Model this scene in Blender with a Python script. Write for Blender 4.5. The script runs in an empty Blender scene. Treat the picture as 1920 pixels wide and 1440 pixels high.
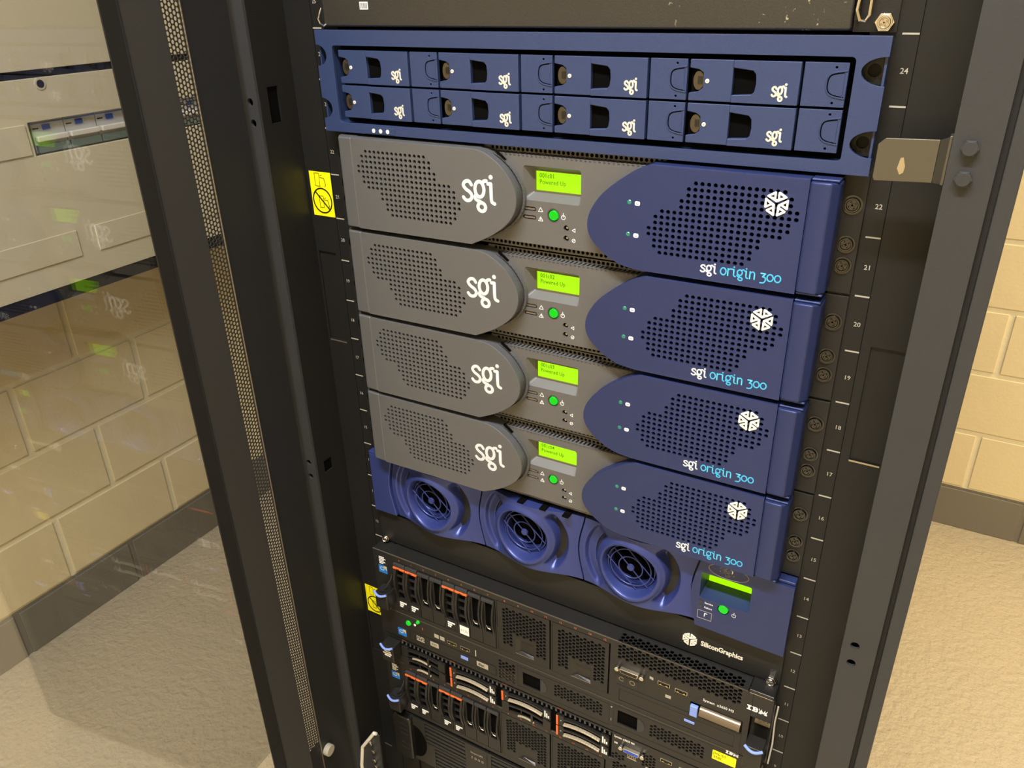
import bpy, bmesh, math, random
from math import sin, cos, pi, radians
from mathutils import Vector, Matrix
from mathutils.geometry import delaunay_2d_cdt

random.seed(7)
S = 0.001                      # all sizes below are in millimetres
U = 44.45                      # one rack unit
scn = bpy.context.scene
col = scn.collection

# ------------------------------------------------------------------ camera
FPX = 1505.24
cam_d = bpy.data.cameras.new('camera')
cam = bpy.data.objects.new('camera', cam_d)
col.objects.link(cam)
cam_d.sensor_fit = 'HORIZONTAL'
cam_d.sensor_width = 36.0
cam_d.lens = FPX / 1920 * 36.0
cam_d.clip_start = 0.02
cam_d.clip_end = 50


def rodr(r):
    v = Vector(r)
    return Matrix.Rotation(v.length, 3, v.normalized())


Bm = Matrix(((1, 0, 0), (0, 0, 1), (0, -1, 0)))
Rm = rodr((0.46515527713761495, -0.5174597978327254, -0.10081668267226264))
camR = (Rm @ Bm).transposed()
cam.matrix_world = Matrix.Translation(Vector((0.3074969, -0.6082431, 1.1051282))) @ camR.to_4x4()
scn.camera = cam

# ------------------------------------------------------------------ world, lights, exposure
scn.view_settings.view_transform = 'Standard'
scn.view_settings.look = 'None'
scn.view_settings.exposure = 0.0
scn.view_settings.gamma = 1.0
scn.view_settings.use_curve_mapping = False
wd = bpy.data.worlds.new('world')
scn.world = wd
wd.use_nodes = True
wd.node_tree.nodes['Background'].inputs[0].default_value = (1.0, 0.97, 0.92, 1)
wd.node_tree.nodes['Background'].inputs[1].default_value = 0.05

LAMPS = [  # x, y, length x, length y, watts
    (160, -900, 1200, 110, 76.0),
    (1250, 700, 1200, 110, 32.0),
]
LCOLS = [(0.98, 0.99, 1.0), (1.0, 0.82, 0.54)]
CEIL = 2500
for i, (lx, ly, sx, sy, w) in enumerate(LAMPS):
    ld = bpy.data.lights.new('ceiling_lamp_light', 'AREA')
    ld.shape = 'RECTANGLE'
    ld.size = sx * S
    ld.size_y = sy * S
    ld.energy = w
    ld.color = LCOLS[i]
    lo = bpy.data.objects.new('ceiling_lamp_light', ld)
    lo.location = (lx * S, ly * S, (CEIL - 62) * S)
    col.objects.link(lo)

# ------------------------------------------------------------------ materials
_m = {}


def srgb(c):
    return tuple(((v / 255.0) / 12.92 if v / 255.0 <= 0.04045 else ((v / 255.0 + 0.055) / 1.055) ** 2.4) for v in c) + (1,)


def mat(name, rgb, rough=0.5, metal=0.0, bump=0.0, scale=800.0, var=0.0, emit=0.0, spec=0.5, coat=0.0, flake=0.0):
    if name in _m:
        return _m[name]
    m = bpy.data.materials.new(name)
    m.use_nodes = True
    nt = m.node_tree
    b = nt.nodes['Principled BSDF']
    c = srgb(rgb)
    b.inputs['Base Color'].default_value = c
    b.inputs['Roughness'].default_value = rough
    b.inputs['Metallic'].default_value = metal
    b.inputs['Specular IOR Level'].default_value = spec
    if coat:
        b.inputs['Coat Weight'].default_value = coat
        b.inputs['Coat Roughness'].default_value = 0.25
    if emit:
        b.inputs['Emission Color'].default_value = c
        b.inputs['Emission Strength'].default_value = emit
        b.inputs['Base Color'].default_value = tuple(v * 0.08 for v in c[:3]) + (1,)
    tc = nt.nodes.new('ShaderNodeTexCoord')
    if bump or flake or var:
        n = nt.nodes.new('ShaderNodeTexNoise')
        n.inputs['Scale'].default_value = scale
        n.inputs['Detail'].default_value = 2
        nt.links.new(tc.outputs['Object'], n.inputs['Vector'])
        if bump:
            bp = nt.nodes.new('ShaderNodeBump')
            bp.inputs['Strength'].default_value = bump
            bp.inputs['Distance'].default_value = 0.0006
            nt.links.new(n.outputs['Fac'], bp.inputs['Height'])
            nt.links.new(bp.outputs['Normal'], b.inputs['Normal'])
        if var:
            n2 = nt.nodes.new('ShaderNodeTexNoise')
            n2.inputs['Scale'].default_value = scale if flake else max(8.0, scale / 30)
            n2.inputs['Detail'].default_value = 4
            nt.links.new(tc.outputs['Object'], n2.inputs['Vector'])
            mx = nt.nodes.new('ShaderNodeMix')
            mx.data_type = 'RGBA'
            mx.inputs['A'].default_value = tuple(max(0, v * (1 - var)) for v in c[:3]) + (1,)
            mx.inputs['B'].default_value = tuple(min(1, v * (1 + var)) for v in c[:3]) + (1,)
            nt.links.new(n2.outputs['Fac'], mx.inputs['Factor'])
            nt.links.new(mx.outputs['Result'], b.inputs['Base Color'])
    _m[name] = m
    return m


M_NAVY = mat('navy_plastic', (44, 59, 98), 0.42, 0.0, 0.15, 1500)
M_BLUE = mat('metallic_blue_paint', (46, 57, 104), 0.38, 0.35, 0.18, 2500, 0.25, flake=1)
M_FAN = mat('blue_fan_plastic', (56, 68, 132), 0.33, 0.35, 0.08, 1800)
M_GREY = mat('metallic_grey_paint', (102, 103, 106), 0.42, 0.35, 0.1, 2500, 0.1, flake=1)
M_GREY2 = mat('grey_panel_paint', (100, 99, 99), 0.5, 0.2, 0.12, 2200)
M_BLACK = mat('black_powder_coat', (32, 32, 32), 0.42, 0.0, 0.25, 900, spec=0.32)
M_RAIL = mat('black_rail_paint', (29, 29, 29), 0.45, 0.0, 0.1, 700, 0.1, spec=0.28)
M_POST = mat('dark_grey_frame_paint', (55, 56, 58), 0.45, 0.0, 0.1, 900, 0.06, spec=0.3)
M_DOOR = mat('charcoal_door_paint', (38, 39, 41), 0.45, 0.0, 0.1, 900, spec=0.3)
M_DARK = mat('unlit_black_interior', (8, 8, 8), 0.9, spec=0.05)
M_RUB = mat('black_rubber', (16, 16, 16), 0.7)
M_SRV = mat('black_server_plastic', (35, 34, 33), 0.34, 0.0, 0.15, 1600, spec=0.38)
M_SRV2 = mat('dark_server_plastic', (26, 25, 24), 0.3, 0.0, 0.1, 1600)
M_WHITE = mat('white_print', (242, 244, 246), 0.6)
M_DIM = mat('pale_grey_print', (170, 165, 150), 0.6)
M_CYAN = mat('cyan_print', (90, 212, 250), 0.5)
M_IVORY = mat('ivory_plastic', (236, 232, 220), 0.35)
M_CHROME = mat('chrome_metal', (210, 205, 195), 0.22, 1.0)
M_STEEL = mat('zinc_steel', (190, 180, 160), 0.38, 0.9, 0.05, 300)
M_BLKSCREW = mat('black_oxide_steel', (14, 14, 14), 0.16, 0.0, spec=0.9)
M_LCD = mat('lit_yellow_green_lcd', (176, 255, 0), 0.4, emit=1.0)
M_LCDT = mat('lcd_segment_ink', (84, 138, 5), 0.5)
M_LCDF = mat('lcd_brown_frame', (96, 92, 60), 0.3)
M_GRN = mat('lit_green_button', (0, 225, 30), 0.3, emit=0.85)
M_TEAL = mat('teal_lens', (10, 120, 105), 0.12, coat=1.0)
M_YEL = mat('yellow_sticker', (250, 240, 10), 0.5)
M_INK = mat('black_ink', (24, 22, 14), 0.5)
M_ORG = mat('orange_plastic', (226, 106, 52), 0.4)
M_LBLU = mat('light_blue_plastic', (130, 158, 240), 0.35)
M_VGA = mat('blue_port_plastic', (40, 90, 220), 0.4)
M_BADGE = mat('blue_badge', (40, 120, 210), 0.3)
M_GOLDP = mat('yellow_print', (235, 200, 60), 0.4)
M_WALL = mat('cream_block_paint', (242, 226, 184), 0.7, 0.0, 0.7, 160, 0.04)
M_MORT = mat('cream_mortar', (250, 238, 204), 0.8, 0.0, 2.0, 90, 0.08)
M_BAND = mat('grey_base_paint', (128, 123, 112), 0.65, 0.0, 0.5, 120, 0.06)
M_CAB = mat('beige_cabinet_paint', (226, 216, 186), 0.5, 0.0, 0.1, 900)
M_CEIL = mat('white_ceiling_paint', (240, 235, 225), 0.9)
M_SMOKE = mat('smoked_clear_cover', (110, 128, 118), 0.15, coat=0.5)
M_TUBE = mat('lit_lamp_diffuser', (255, 240, 205), 0.5, emit=3.0)


def floor_mat():
    m = bpy.data.materials.new('beige_textured_floor')
    m.use_nodes = True
    nt = m.node_tree
    b = nt.nodes['Principled BSDF']
    b.inputs['Roughness'].default_value = 0.5
    b.inputs['Base Color'].default_value = srgb((224, 205, 168))
    tc = nt.nodes.new('ShaderNodeTexCoord')
    n = nt.nodes.new('ShaderNodeTexNoise')
    n.inputs['Scale'].default_value = 85
    n.inputs['Detail'].default_value = 6
    nt.links.new(tc.outputs['Object'], n.inputs['Vector'])
    bp = nt.nodes.new('ShaderNodeBump')
    bp.inputs['Strength'].default_value = 0.9
    bp.inputs['Distance'].default_value = 0.006
    nt.links.new(n.outputs['Fac'], bp.inputs['Height'])
    nt.links.new(bp.outputs['Normal'], b.inputs['Normal'])
    v = nt.nodes.new('ShaderNodeTexNoise')
    v.inputs['Scale'].default_value = 3
    nt.links.new(tc.outputs['Object'], v.inputs['Vector'])
    mx = nt.nodes.new('ShaderNodeMix')
    mx.data_type = 'RGBA'
    mx.inputs['A'].default_value = srgb((190, 177, 150))
    mx.inputs['B'].default_value = srgb((204, 191, 165))
    nt.links.new(v.outputs['Fac'], mx.inputs['Factor'])
    nt.links.new(mx.outputs['Result'], b.inputs['Base Color'])
    return m


def glass_mat():
    m = bpy.data.materials.new('clear_tinted_glass')
    m.use_nodes = True
    nt = m.node_tree
    for n in list(nt.nodes):
        nt.nodes.remove(n)
    out = nt.nodes.new('ShaderNodeOutputMaterial')
    mx = nt.nodes.new('ShaderNodeMixShader')
    tr = nt.nodes.new('ShaderNodeBsdfTransparent')
    tr.inputs[0].default_value = (0.87, 0.875, 0.88, 1)
    gl = nt.nodes.new('ShaderNodeBsdfGlossy')
    gl.inputs['Roughness'].default_value = 0.0
    lw = nt.nodes.new('ShaderNodeLayerWeight')
    lw.inputs['Blend'].default_value = 0.5
    pw = nt.nodes.new('ShaderNodeMath')
    pw.operation = 'POWER'
    pw.inputs[1].default_value = 5.0
    fr = nt.nodes.new('ShaderNodeMath')
    fr.operation = 'MULTIPLY_ADD'
    fr.inputs[1].default_value = 0.93
    fr.inputs[2].default_value = 0.09
    nt.links.new(lw.outputs['Facing'], pw.inputs[0])
    nt.links.new(pw.outputs[0], fr.inputs[0])
    nt.links.new(fr.outputs[0], mx.inputs[0])
    nt.links.new(tr.outputs[0], mx.inputs[1])
    nt.links.new(gl.outputs[0], mx.inputs[2])
    nt.links.new(mx.outputs[0], out.inputs[0])
    return m


# ------------------------------------------------------------------ mesh helpers (mm)
class MB:
    def __init__(s):
        s.v = []
        s.f = []

    def add(s, vs, fs):
        o = len(s.v)
        s.v += [tuple(p) for p in vs]
        s.f += [tuple(i + o for i in f) for f in fs]
        return s

    def box(s, x0, x1, y0, y1, z0, z1):
        return s.add([(x0, y0, z0), (x1, y0, z0), (x1, y1, z0), (x0, y1, z0), (x0, y0, z1), (x1, y0, z1), (x1, y1, z1), (x0, y1, z1)],
                     [(0, 1, 5, 4), (1, 2, 6, 5), (2, 3, 7, 6), (3, 0, 4, 7), (4, 5, 6, 7), (3, 2, 1, 0)])

    def prism(s, poly, y0, y1):
        """polygon in x/z extruded along y"""
        n = len(poly)
        a = sum(poly[i][0] * poly[(i + 1) % n][1] - poly[(i + 1) % n][0] * poly[i][1] for i in range(n))
        if a < 0:
            poly = poly[::-1]
        vs = [(x, y0, z) for x, z in poly] + [(x, y1, z) for x, z in poly]
        fs = [tuple(range(n)), tuple(range(2 * n - 1, n - 1, -1))]
        fs += [(i + n, (i + 1) % n + n, (i + 1) % n, i) for i in range(n)]
        return s.add(vs, fs)

    def frustum(s, p0, y0, p1, y1, caps=(True, True)):
        n = len(p0)
        vs = [(x, y0, z) for x, z in p0] + [(x, y1, z) for x, z in p1]
        fs = [(i + n, (i + 1) % n + n, (i + 1) % n, i) for i in range(n)]
        if caps[0]:
            fs.append(tuple(range(n)))
        if caps[1]:
            fs.append(tuple(range(2 * n - 1, n - 1, -1)))
        return s.add(vs, fs)

    def cyl(s, c, r, h, axis='y', n=20, r2=None):
        """disc stack starting at c, extending h along axis"""
        r2 = r if r2 is None else r2
        vs = []
        for k, (rr, d) in enumerate(((r, 0), (r2, h))):
            for i in range(n):
                a = 2 * pi * i / n
                u, w = rr * cos(a), rr * sin(a)
                if axis == 'y':
                    vs.append((c[0] + u, c[1] + d, c[2] + w))
                elif axis == 'x':
                    vs.append((c[0] + d, c[1] + u, c[2] + w))
                else:
                    vs.append((c[0] + u, c[1] + w, c[2] + d))
        fs = [tuple(range(n)), tuple(range(2 * n - 1, n - 1, -1))] + [(i + n, (i + 1) % n + n, (i + 1) % n, i) for i in range(n)]
        return s.add(vs, fs)

    def tube(s, pts, r, n=8, closed=False):
        P = [Vector(p) for p in pts]
        m = len(P)
        rings = []
        for i in range(m):
            a = P[(i - 1) % m] if (closed or i > 0) else P[i]
            b = P[(i + 1) % m] if (closed or i < m - 1) else P[i]
            t = (b - a).normalized()
            up = Vector((0, 1, 0)) if abs(t.y) < 0.9 else Vector((1, 0, 0))
            e = t.cross(up).normalized()
            g = t.cross(e).normalized()
            rings.append([P[i] + (e * cos(2 * pi * k / n) + g * sin(2 * pi * k / n)) * r for k in range(n)])
        vs = [q for rg in rings for q in rg]
        fs = []
        for i in range(m if closed else m - 1):
            j = (i + 1) % m
            for k in range(n):
                fs.append((i * n + k, i * n + (k + 1) % n, j * n + (k + 1) % n, j * n + k))
        if not closed:
            fs.append(tuple(range(n - 1, -1, -1)))
            fs.append(tuple((m - 1) * n + k for k in range(n)))
        return s.add(vs, fs)

    def torus(s, c, R, r, n=32, m=8, y=None):
        pts = [(c[0] + R * cos(2 * pi * i / n), c[1], c[2] + R * sin(2 * pi * i / n)) for i in range(n)]
        return s.tube(pts, r, m, True)

    def wall(s, poly, y0, y1, th):
        """thin wall following closed x/z outline, offset inwards"""
        n = len(poly)
        cx = sum(p[0] for p in poly) / n
        cz = sum(p[1] for p in poly) / n
        inn = inset(poly, th)
        vs = [(x, y0, z) for x, z in poly] + [(x, y1, z) for x, z in poly] + [(x, y0, z) for x, z in inn] + [(x, y1, z) for x, z in inn]
        fs = []
        for i in range(n):
            j = (i + 1) % n
            fs += [(i, j, j + n, i + n), (i + 2 * n, i + 3 * n, j + 3 * n, j + 2 * n), (i, i + 2 * n, j + 2 * n, j), (i + n, j + n, j + 3 * n, i + 3 * n)]
        return s.add(vs, fs)

    def ribbon(s, path, w, y0, y1, closed=False, cap=8):
        m = len(path)
        for i in range(m if closed else m - 1):
            a, b = path[i], path[(i + 1) % m]
            dx, dz = b[0] - a[0], b[1] - a[1]
            L = math.hypot(dx, dz)
            if L < 1e-6:
                continue
            nx, nz = -dz / L * w / 2, dx / L * w / 2
            s.prism([(a[0] + nx, a[1] + nz), (b[0] + nx, b[1] + nz), (b[0] - nx, b[1] - nz), (a[0] - nx, a[1] - nz)], y0, y1)
        for p in path:
            s.prism([(p[0] + w / 2 * cos(2 * pi * k / cap), p[1] + w / 2 * sin(2 * pi * k / cap)) for k in range(cap)], y0, y1)
        return s

    def plate(s, outline, holes, y0, y1):
        """flat plate in x/z with real holes, front y0 back y1"""
        loops = [outline] + list(holes)
        co, fcs = [], []
        for lp in loops:
            o = len(co)
            if sum(lp[i - 1][0] * lp[i][1] - lp[i][0] * lp[i - 1][1] for i in range(len(lp))) < 0:
                lp = lp[::-1]
            co += [Vector(p) for p in lp]
            fcs.append(list(range(o, o + len(lp))))
        rv, re, rf, ov, oe, of_ = delaunay_2d_cdt(co, [], fcs, 1, 1e-5)
        rf = [f for f, og in zip(rf, of_) if 0 in og and len(og) == 1]
        n = len(rv)
        vs = [(p[0], y0, p[1]) for p in rv] + [(p[0], y1, p[1]) for p in rv]
        fs = []
        for f in rf:
            a = sum(rv[f[i]][0] * rv[f[(i + 1) % len(f)]][1] - rv[f[(i + 1) % len(f)]][0] * rv[f[i]][1] for i in range(len(f)))
            f = list(f) if a > 0 else list(f)[::-1]
            fs.append(tuple(f))
            fs.append(tuple(i + n for i in f[::-1]))
        cnt = {}
        for f in fs[::2]:
            for i in range(len(f)):
                a, b = f[i], f[(i + 1) % len(f)]
                k = (min(a, b), max(a, b))
                cnt.setdefault(k, []).append((a, b))
        for k, l in cnt.items():
            if len(l) == 1:
                a, b = l[0]
                fs.append((b, a, a + n, b + n))
        return s.add(vs, fs)

    def grid(s, fn, nu, nv, keep=None):
        o = len(s.v)
        s.v += [fn(i / nu, j / nv) for j in range(nv + 1) for i in range(nu + 1)]
        for j in range(nv):
            for i in range(nu):
                if keep is None or keep((i + .5) / nu, (j + .5) / nv):
                    a = o + j * (nu + 1) + i
                    s.f.append((a, a + 1, a + nu + 2, a + nu + 1))
        return s

    def build(s, name, m, parent=None, bevel=0, smooth=False, seg=2, loc=None, swap=None):
        me = bpy.data.meshes.new(name)
        vs = s.v if swap is None else [swap(p) for p in s.v]
        me.from_pydata([(p[0] * S, p[1] * S, p[2] * S) for p in vs], [], s.f)
        me.materials.append(m)
        bm = bmesh.new()
        bm.from_mesh(me)
        bmesh.ops.recalc_face_normals(bm, faces=bm.faces)
        bm.to_mesh(me)
        bm.free()
        me.update()
        o = bpy.data.objects.new(name, me)
        col.objects.link(o)
        if smooth:
            me.shade_smooth()
        if bevel:
            b = o.modifiers.new('bevel', 'BEVEL')
            b.width = bevel * S
            b.segments = seg
            b.limit_method = 'ANGLE'
            b.angle_limit = radians(35)
            b.harden_normals = True
            me.shade_smooth()
        if parent is not None:
            o.parent = parent
        if loc:
            o.location = (loc[0] * S, loc[1] * S, loc[2] * S)
        return o


def inset(poly, d):
    n = len(poly)
    a = sum(poly[i][0] * poly[(i + 1) % n][1] - poly[(i + 1) % n][0] * poly[i][1] for i in range(n))
    sg = 1 if a > 0 else -1
    out = []
    for i in range(n):
        p0, p1, p2 = poly[i - 1], poly[i], poly[(i + 1) % n]
        e1 = Vector((p1[0] - p0[0], p1[1] - p0[1])).normalized()
        e2 = Vector((p2[0] - p1[0], p2[1] - p1[1])).normalized()
        n1 = Vector((-e1.y, e1.x)) * sg
        n2 = Vector((-e2.y, e2.x)) * sg
        b = (n1 + n2)
        b = b / max(0.3, b.length_squared / 2) if b.length > 1e-6 else n1
        out.append((p1[0] + b.x * d, p1[1] + b.y * d))
    return out


def rect(x0, x1, z0, z1):
    return [(x0, z0), (x1, z0), (x1, z1), (x0, z1)]


def rrect(x0, x1, z0, z1, r, n=4):
    out = []
    for cx, cz, a0 in ((x1 - r, z1 - r, 0), (x0 + r, z1 - r, 90), (x0 + r, z0 + r, 180), (x1 - r, z0 + r, 270)):
        for k in range(n + 1):
            a = radians(a0 + 90 * k / n)
            out.append((cx + r * cos(a), cz + r * sin(a)))
    return out


def ngon(cx, cz, r, n=10, a0=0.0):
    return [(cx + r * cos(a0 + 2 * pi * k / n), cz + r * sin(a0 + 2 * pi * k / n)) for k in range(n)]


def rounded(poly, r, n=3):
    out = []
    m = len(poly)
    for i in range(m):
        p0, p1, p2 = Vector(poly[i - 1]), Vector(poly[i]), Vector(poly[(i + 1) % m])
        d0, d2 = (p0 - p1), (p2 - p1)
        q = min(r, d0.length * .45, d2.length * .45)
        a, b = p1 + d0.normalized() * q, p1 + d2.normalized() * q
        for k in range(n + 1):
            t = k / n
            out.append(tuple((1 - t) ** 2 * a + 2 * t * (1 - t) * p1 + t * t * b))
    return out


def smooth_path(pts, n=4, closed=False):
    m = len(pts)
    out = []
    for i in range(m if closed else m - 1):
        g = (lambda k: Vector(pts[k % m])) if closed else (lambda k: Vector(pts[min(max(k, 0), m - 1)]))
        p0, p1, p2, p3 = g(i - 1), g(i), g(i + 1), g(i + 2)
        for k in range(n):
            t = k / n
            out.append(tuple(0.5 * ((2 * p1) + (-p0 + p2) * t + (2 * p0 - 5 * p1 + 4 * p2 - p3) * t * t + (-p0 + 3 * p1 - 3 * p2 + p3) * t ** 3)))
    if not closed:
        out.append(tuple(pts[-1]))
    return out


def hexes(x0, x1, z0, z1, pitch, r, skip=None, n=6):
    """hexagonal holes, columns staggered"""
    out = []
    dx = pitch * 0.87
    c = 0
    x = x0
    while x <= x1 + 0.01:
        z = z0 + (pitch / 2 if c % 2 else 0)
        while z <= z1 + 0.01:
            if skip is None or not skip(x, z):
                out.append(ngon(x, z, r, n, 0.0))
            z += pitch
        x += dx
        c += 1
    return out


def empty(name, loc=(0, 0, 0), parent=None, rot=None):
    o = bpy.data.objects.new(name, None)
    o.empty_display_size = 0.02
    col.objects.link(o)
    o.location = (loc[0] * S, loc[1] * S, loc[2] * S)
    if parent is not None:
        o.parent = parent
    if rot:
        o.rotation_euler = rot
    return o


def tag(o, label=None, cat=None, group=None, kind=None):
    if label:
        o['label'] = label
    if cat:
        o['category'] = cat
    if group:
        o['group'] = group
    if kind:
        o['kind'] = kind
    return o


def kids(o):
    return [c for c in bpy.data.objects if c.parent == o]


def copy_tree(o, parent=None):
    c = o.copy()
    col.objects.link(c)
    c.parent = parent
    for ch in kids(o):
        copy_tree(ch, c)
    return c


def text(name, body, x, z, size, y, m, parent, thick=0.0, depth=0.12, sx=1.0, align='LEFT', shear=0.0, rot=0.0, sp=1.0):
    cu = bpy.data.curves.new(name, 'FONT')
    cu.body = body
    cu.size = 1.0
    cu.resolution_u = 2
    cu.space_character = sp
    cu.shear = shear
    cu.offset = thick
    cu.align_x = align
    tmp = bpy.data.objects.new(name, cu)
    me0 = bpy.data.meshes.new_from_object(tmp)
    mb = MB()
    vs = [v.co.copy() for v in me0.vertices]
    fs = [tuple(p.vertices) for p in me0.polygons]
    bpy.data.objects.remove(tmp)
    bpy.data.curves.remove(cu)
    bpy.data.meshes.remove(me0)
    k = size / 0.72
    ca, sa = cos(rot), sin(rot)
    pts = []
    for v in vs:
        a, b = v.x * k * sx, v.y * k
        pts.append((x + a * ca - b * sa, y - depth, z + a * sa + b * ca))
    mb.add(pts, fs)
    return mb.build(name, m, parent)


# stroke letters for the rounded lettering; units: x-height = 1
def arc(cx, cz, rx, rz, a0, a1, n=10):
    return [(cx + rx * cos(radians(a0 + (a1 - a0) * k / n)), cz + rz * sin(radians(a0 + (a1 - a0) * k / n))) for k in range(n + 1)]


GL = {
    's': (0.58, [smooth_path([(0.47, 0.80), (0.36, 0.95), (0.18, 0.93), (0.07, 0.76), (0.18, 0.58), (0.38, 0.45), (0.48, 0.27), (0.38, 0.08), (0.18, 0.05), (0.05, 0.18)], 3)]),
    'g': (0.68, [arc(0.28, 0.63, 0.22, 0.36, 0, 360, 16), smooth_path([(0.42, 0.9), (0.5, 1.02), (0.62, 1.05)], 3),
                 smooth_path([(0.10, 0.36), (0.05, 0.2), (0.16, 0.1), (0.3, 0.06)], 3), arc(0.36, -0.19, 0.19, 0.2, 0, 360, 14)]),
    'i': (0.42, [smooth_path([(0.02, 0.92), (0.15, 0.93)], 2), [(0.16, 0.93), (0.16, 0.3)], smooth_path([(0.16, 0.3), (0.19, 0.1), (0.32, 0.03)], 3), [(0.16, 1.24), (0.162, 1.24)]]),
    'o': (0.62, [arc(0.28, 0.5, 0.25, 0.46, 0, 360, 18)]),
    'r': (0.44, [[(0.08, 0.95), (0.08, 0.03)], smooth_path([(0.08, 0.68), (0.2, 0.9), (0.38, 0.95)], 3)]),
    'n': (0.62, [[(0.08, 0.95), (0.08, 0.03)], smooth_path([(0.08, 0.72), (0.25, 0.94), (0.42, 0.9), (0.48, 0.68)], 3), [(0.48, 0.68), (0.48, 0.03)]]),
    '3': (0.60, [[(0.06, 0.95), (0.46, 0.95), (0.22, 0.52)], smooth_path([(0.22, 0.52), (0.44, 0.46), (0.5, 0.12), (0.36, -0.22), (0.06, -0.28)], 4)]),
    '0': (0.64, [arc(0.28, 0.5, 0.26, 0.44, 0, 360, 18)]),
    ' ': (0.34, []),
}


def strokes(name, body, x, z, xh, w, y, m, parent, depth=0.2, sx=1.0, sp=0.0):
    mb = MB()
    cx = x
    for ch in body:
        adv, paths = GL[ch]
        for p in paths:
            q = [(cx + a * xh * sx, z + b * xh) for a, b in p]
            ww = w * (1.35 if (ch == 'i' and len(p) == 2 and abs(p[0][0] - p[1][0]) < 0.01 and p[0][1] > 1.1) else 1)
            mb.ribbon(q, ww, y - depth, y)
        cx += (adv + sp) * xh * sx
    return mb.build(name, m, parent)


def cube_logo(name, x, z, R, y, m, parent, depth=0.8):
    mb = MB()
    for k in range(3):
        a = radians(90 + 120 * k)

        def P(px, pz):
            ca, sa = cos(a - pi / 2), sin(a - pi / 2)
            return (x + R * (px * ca - pz * sa), z + R * (px * sa + pz * ca))
        out = [(0, 0.12), (0.76, 0.52), (0.77, 0.60), (0.18, 0.95), (0.065, 0.92), (0.065, 0.36), (-0.065, 0.36), (-0.065, 0.92), (-0.18, 0.95), (-0.77, 0.60), (-0.76, 0.52)]
        h1 = [(0.22, 0.46), (0.52, 0.56), (0.22, 0.72)]
        h2 = [(-0.22, 0.46), (-0.52, 0.56), (-0.22, 0.72)]
        mb.plate([P(*q) for q in out], [[P(*q) for q in h1], [P(*q) for q in h2]], y - depth, y)
    return mb.build(name, m, parent, bevel=0.15)


def screw(name, x, y, z, r, m, parent, washer=False):
    mb = MB()
    mb.cyl((x, y, z), r, -1.4, 'y', 24, r * 0.96)
    mb.torus((x, y - 1.4, z), r * 0.82, r * 0.16, 24, 6)
    for a in (0.5, 0.5 + pi / 2):
        mb.ribbon([(x - r * .5 * cos(a), z - r * .5 * sin(a)), (x + r * .5 * cos(a), z + r * .5 * sin(a))], r * 0.22, y - 1.9, y - 1.3)
    if washer:
        mb.cyl((x, y + 0.01, z), r * 1.25, -0.5, 'y', 24)
    return mb.build(name, m, parent)


def hexbolt(name, x, y, z, r, m, parent):
    mb = MB()
    mb.cyl((x, y, z), r, -4.0, 'y', 6)
    mb.cyl((x, y - 4.0, z), r * 0.8, -0.5, 'y', 20)
    return mb.build(name, m, parent, bevel=0.4)


# ================================================================== ROOM
WX, WY, FZ = -1162, 1266, -100
RX, FY = 2600, -2600
H0, HP = 14, 148

fl = MB().box(WX - 60, RX + 60, FY - 60, WY + 60, FZ - 60, FZ).build('floor', floor_mat())
tag(fl, 'beige textured floor of the server room', kind='structure')
ce = MB().box(WX - 60, RX + 60, FY - 60, WY + 60, CEIL, CEIL + 60).build('ceiling', M_CEIL)
tag(ce, 'white ceiling of the server room', kind='structure')


def block_wall(name, label, along, p0, p1, face, sgn, joints):
    """face: plane coordinate; sgn: direction of the room; along 'x' or 'y'"""
    def bx(mb, a0, a1, d0, d1, z0, z1):
        lo, hi = sorted((face + sgn * d0, face + sgn * d1))
        if along == 'y':
            mb.box(lo, hi, a0, a1, z0, z1)
        else:
            mb.box(a0, a1, lo, hi, z0, z1)
        return mb
    w = bx(MB(), p0, p1, -60, -4.0, FZ, CEIL).build(name, M_MORT)
    tag(w, label, kind='structure')
    bx(MB(), p0, p1, -3.9, -3.2, FZ, 9).build('base_mortar', M_BAND, w)
    L, g = 260, 11
    meshes = {}
    z = FZ
    row = 0
    while z < CEIL - 5:
        zt = H0 if row == 0 else min(z + HP, CEIL + g)
        j0 = joints[row % 2]
        a = j0 + math.floor((p0 - j0) / L) * L
        while a < p1:
            s0, s1 = max(a + g / 2, p0), min(a + L - g / 2, p1)
            if s1 - s0 > 12:
                key = (round(s1 - s0, 2), round(zt - g - z, 2), row == 0)
                m = M_BAND if row == 0 else M_WALL
                if key not in meshes:
                    o = bx(MB(), 0, s1 - s0, -4, 0, 0, zt - g - z).build('block', m, w, bevel=3.5, seg=2)
                    # origin on the wall plane
                    meshes[key] = o
                else:
                    o = meshes[key].copy()
                    col.objects.link(o)
                o.location = ((0, s0 * S, z * S) if along == 'y' else (s0 * S, 0, z * S))
            a += L
        z = zt
        row += 1
    return w


block_wall('wall_left', 'cream painted block wall with a grey base band, behind the breaker cabinet', 'y', FY, WY, WX, 1, (197, 62))
block_wall('wall_back', 'cream painted block wall with a grey base band, behind the rack', 'x', WX, RX, WY, -1, (552, 425))
tag(MB().box(RX, RX + 60, FY, WY, FZ, CEIL).build('wall_right', M_WALL), 'cream wall on the right, outside the picture', kind='structure')
tag(MB().box(WX, RX, FY - 60, FY, FZ, CEIL).build('wall_front', M_WALL), 'cream wall behind the photographer', kind='structure')

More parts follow.
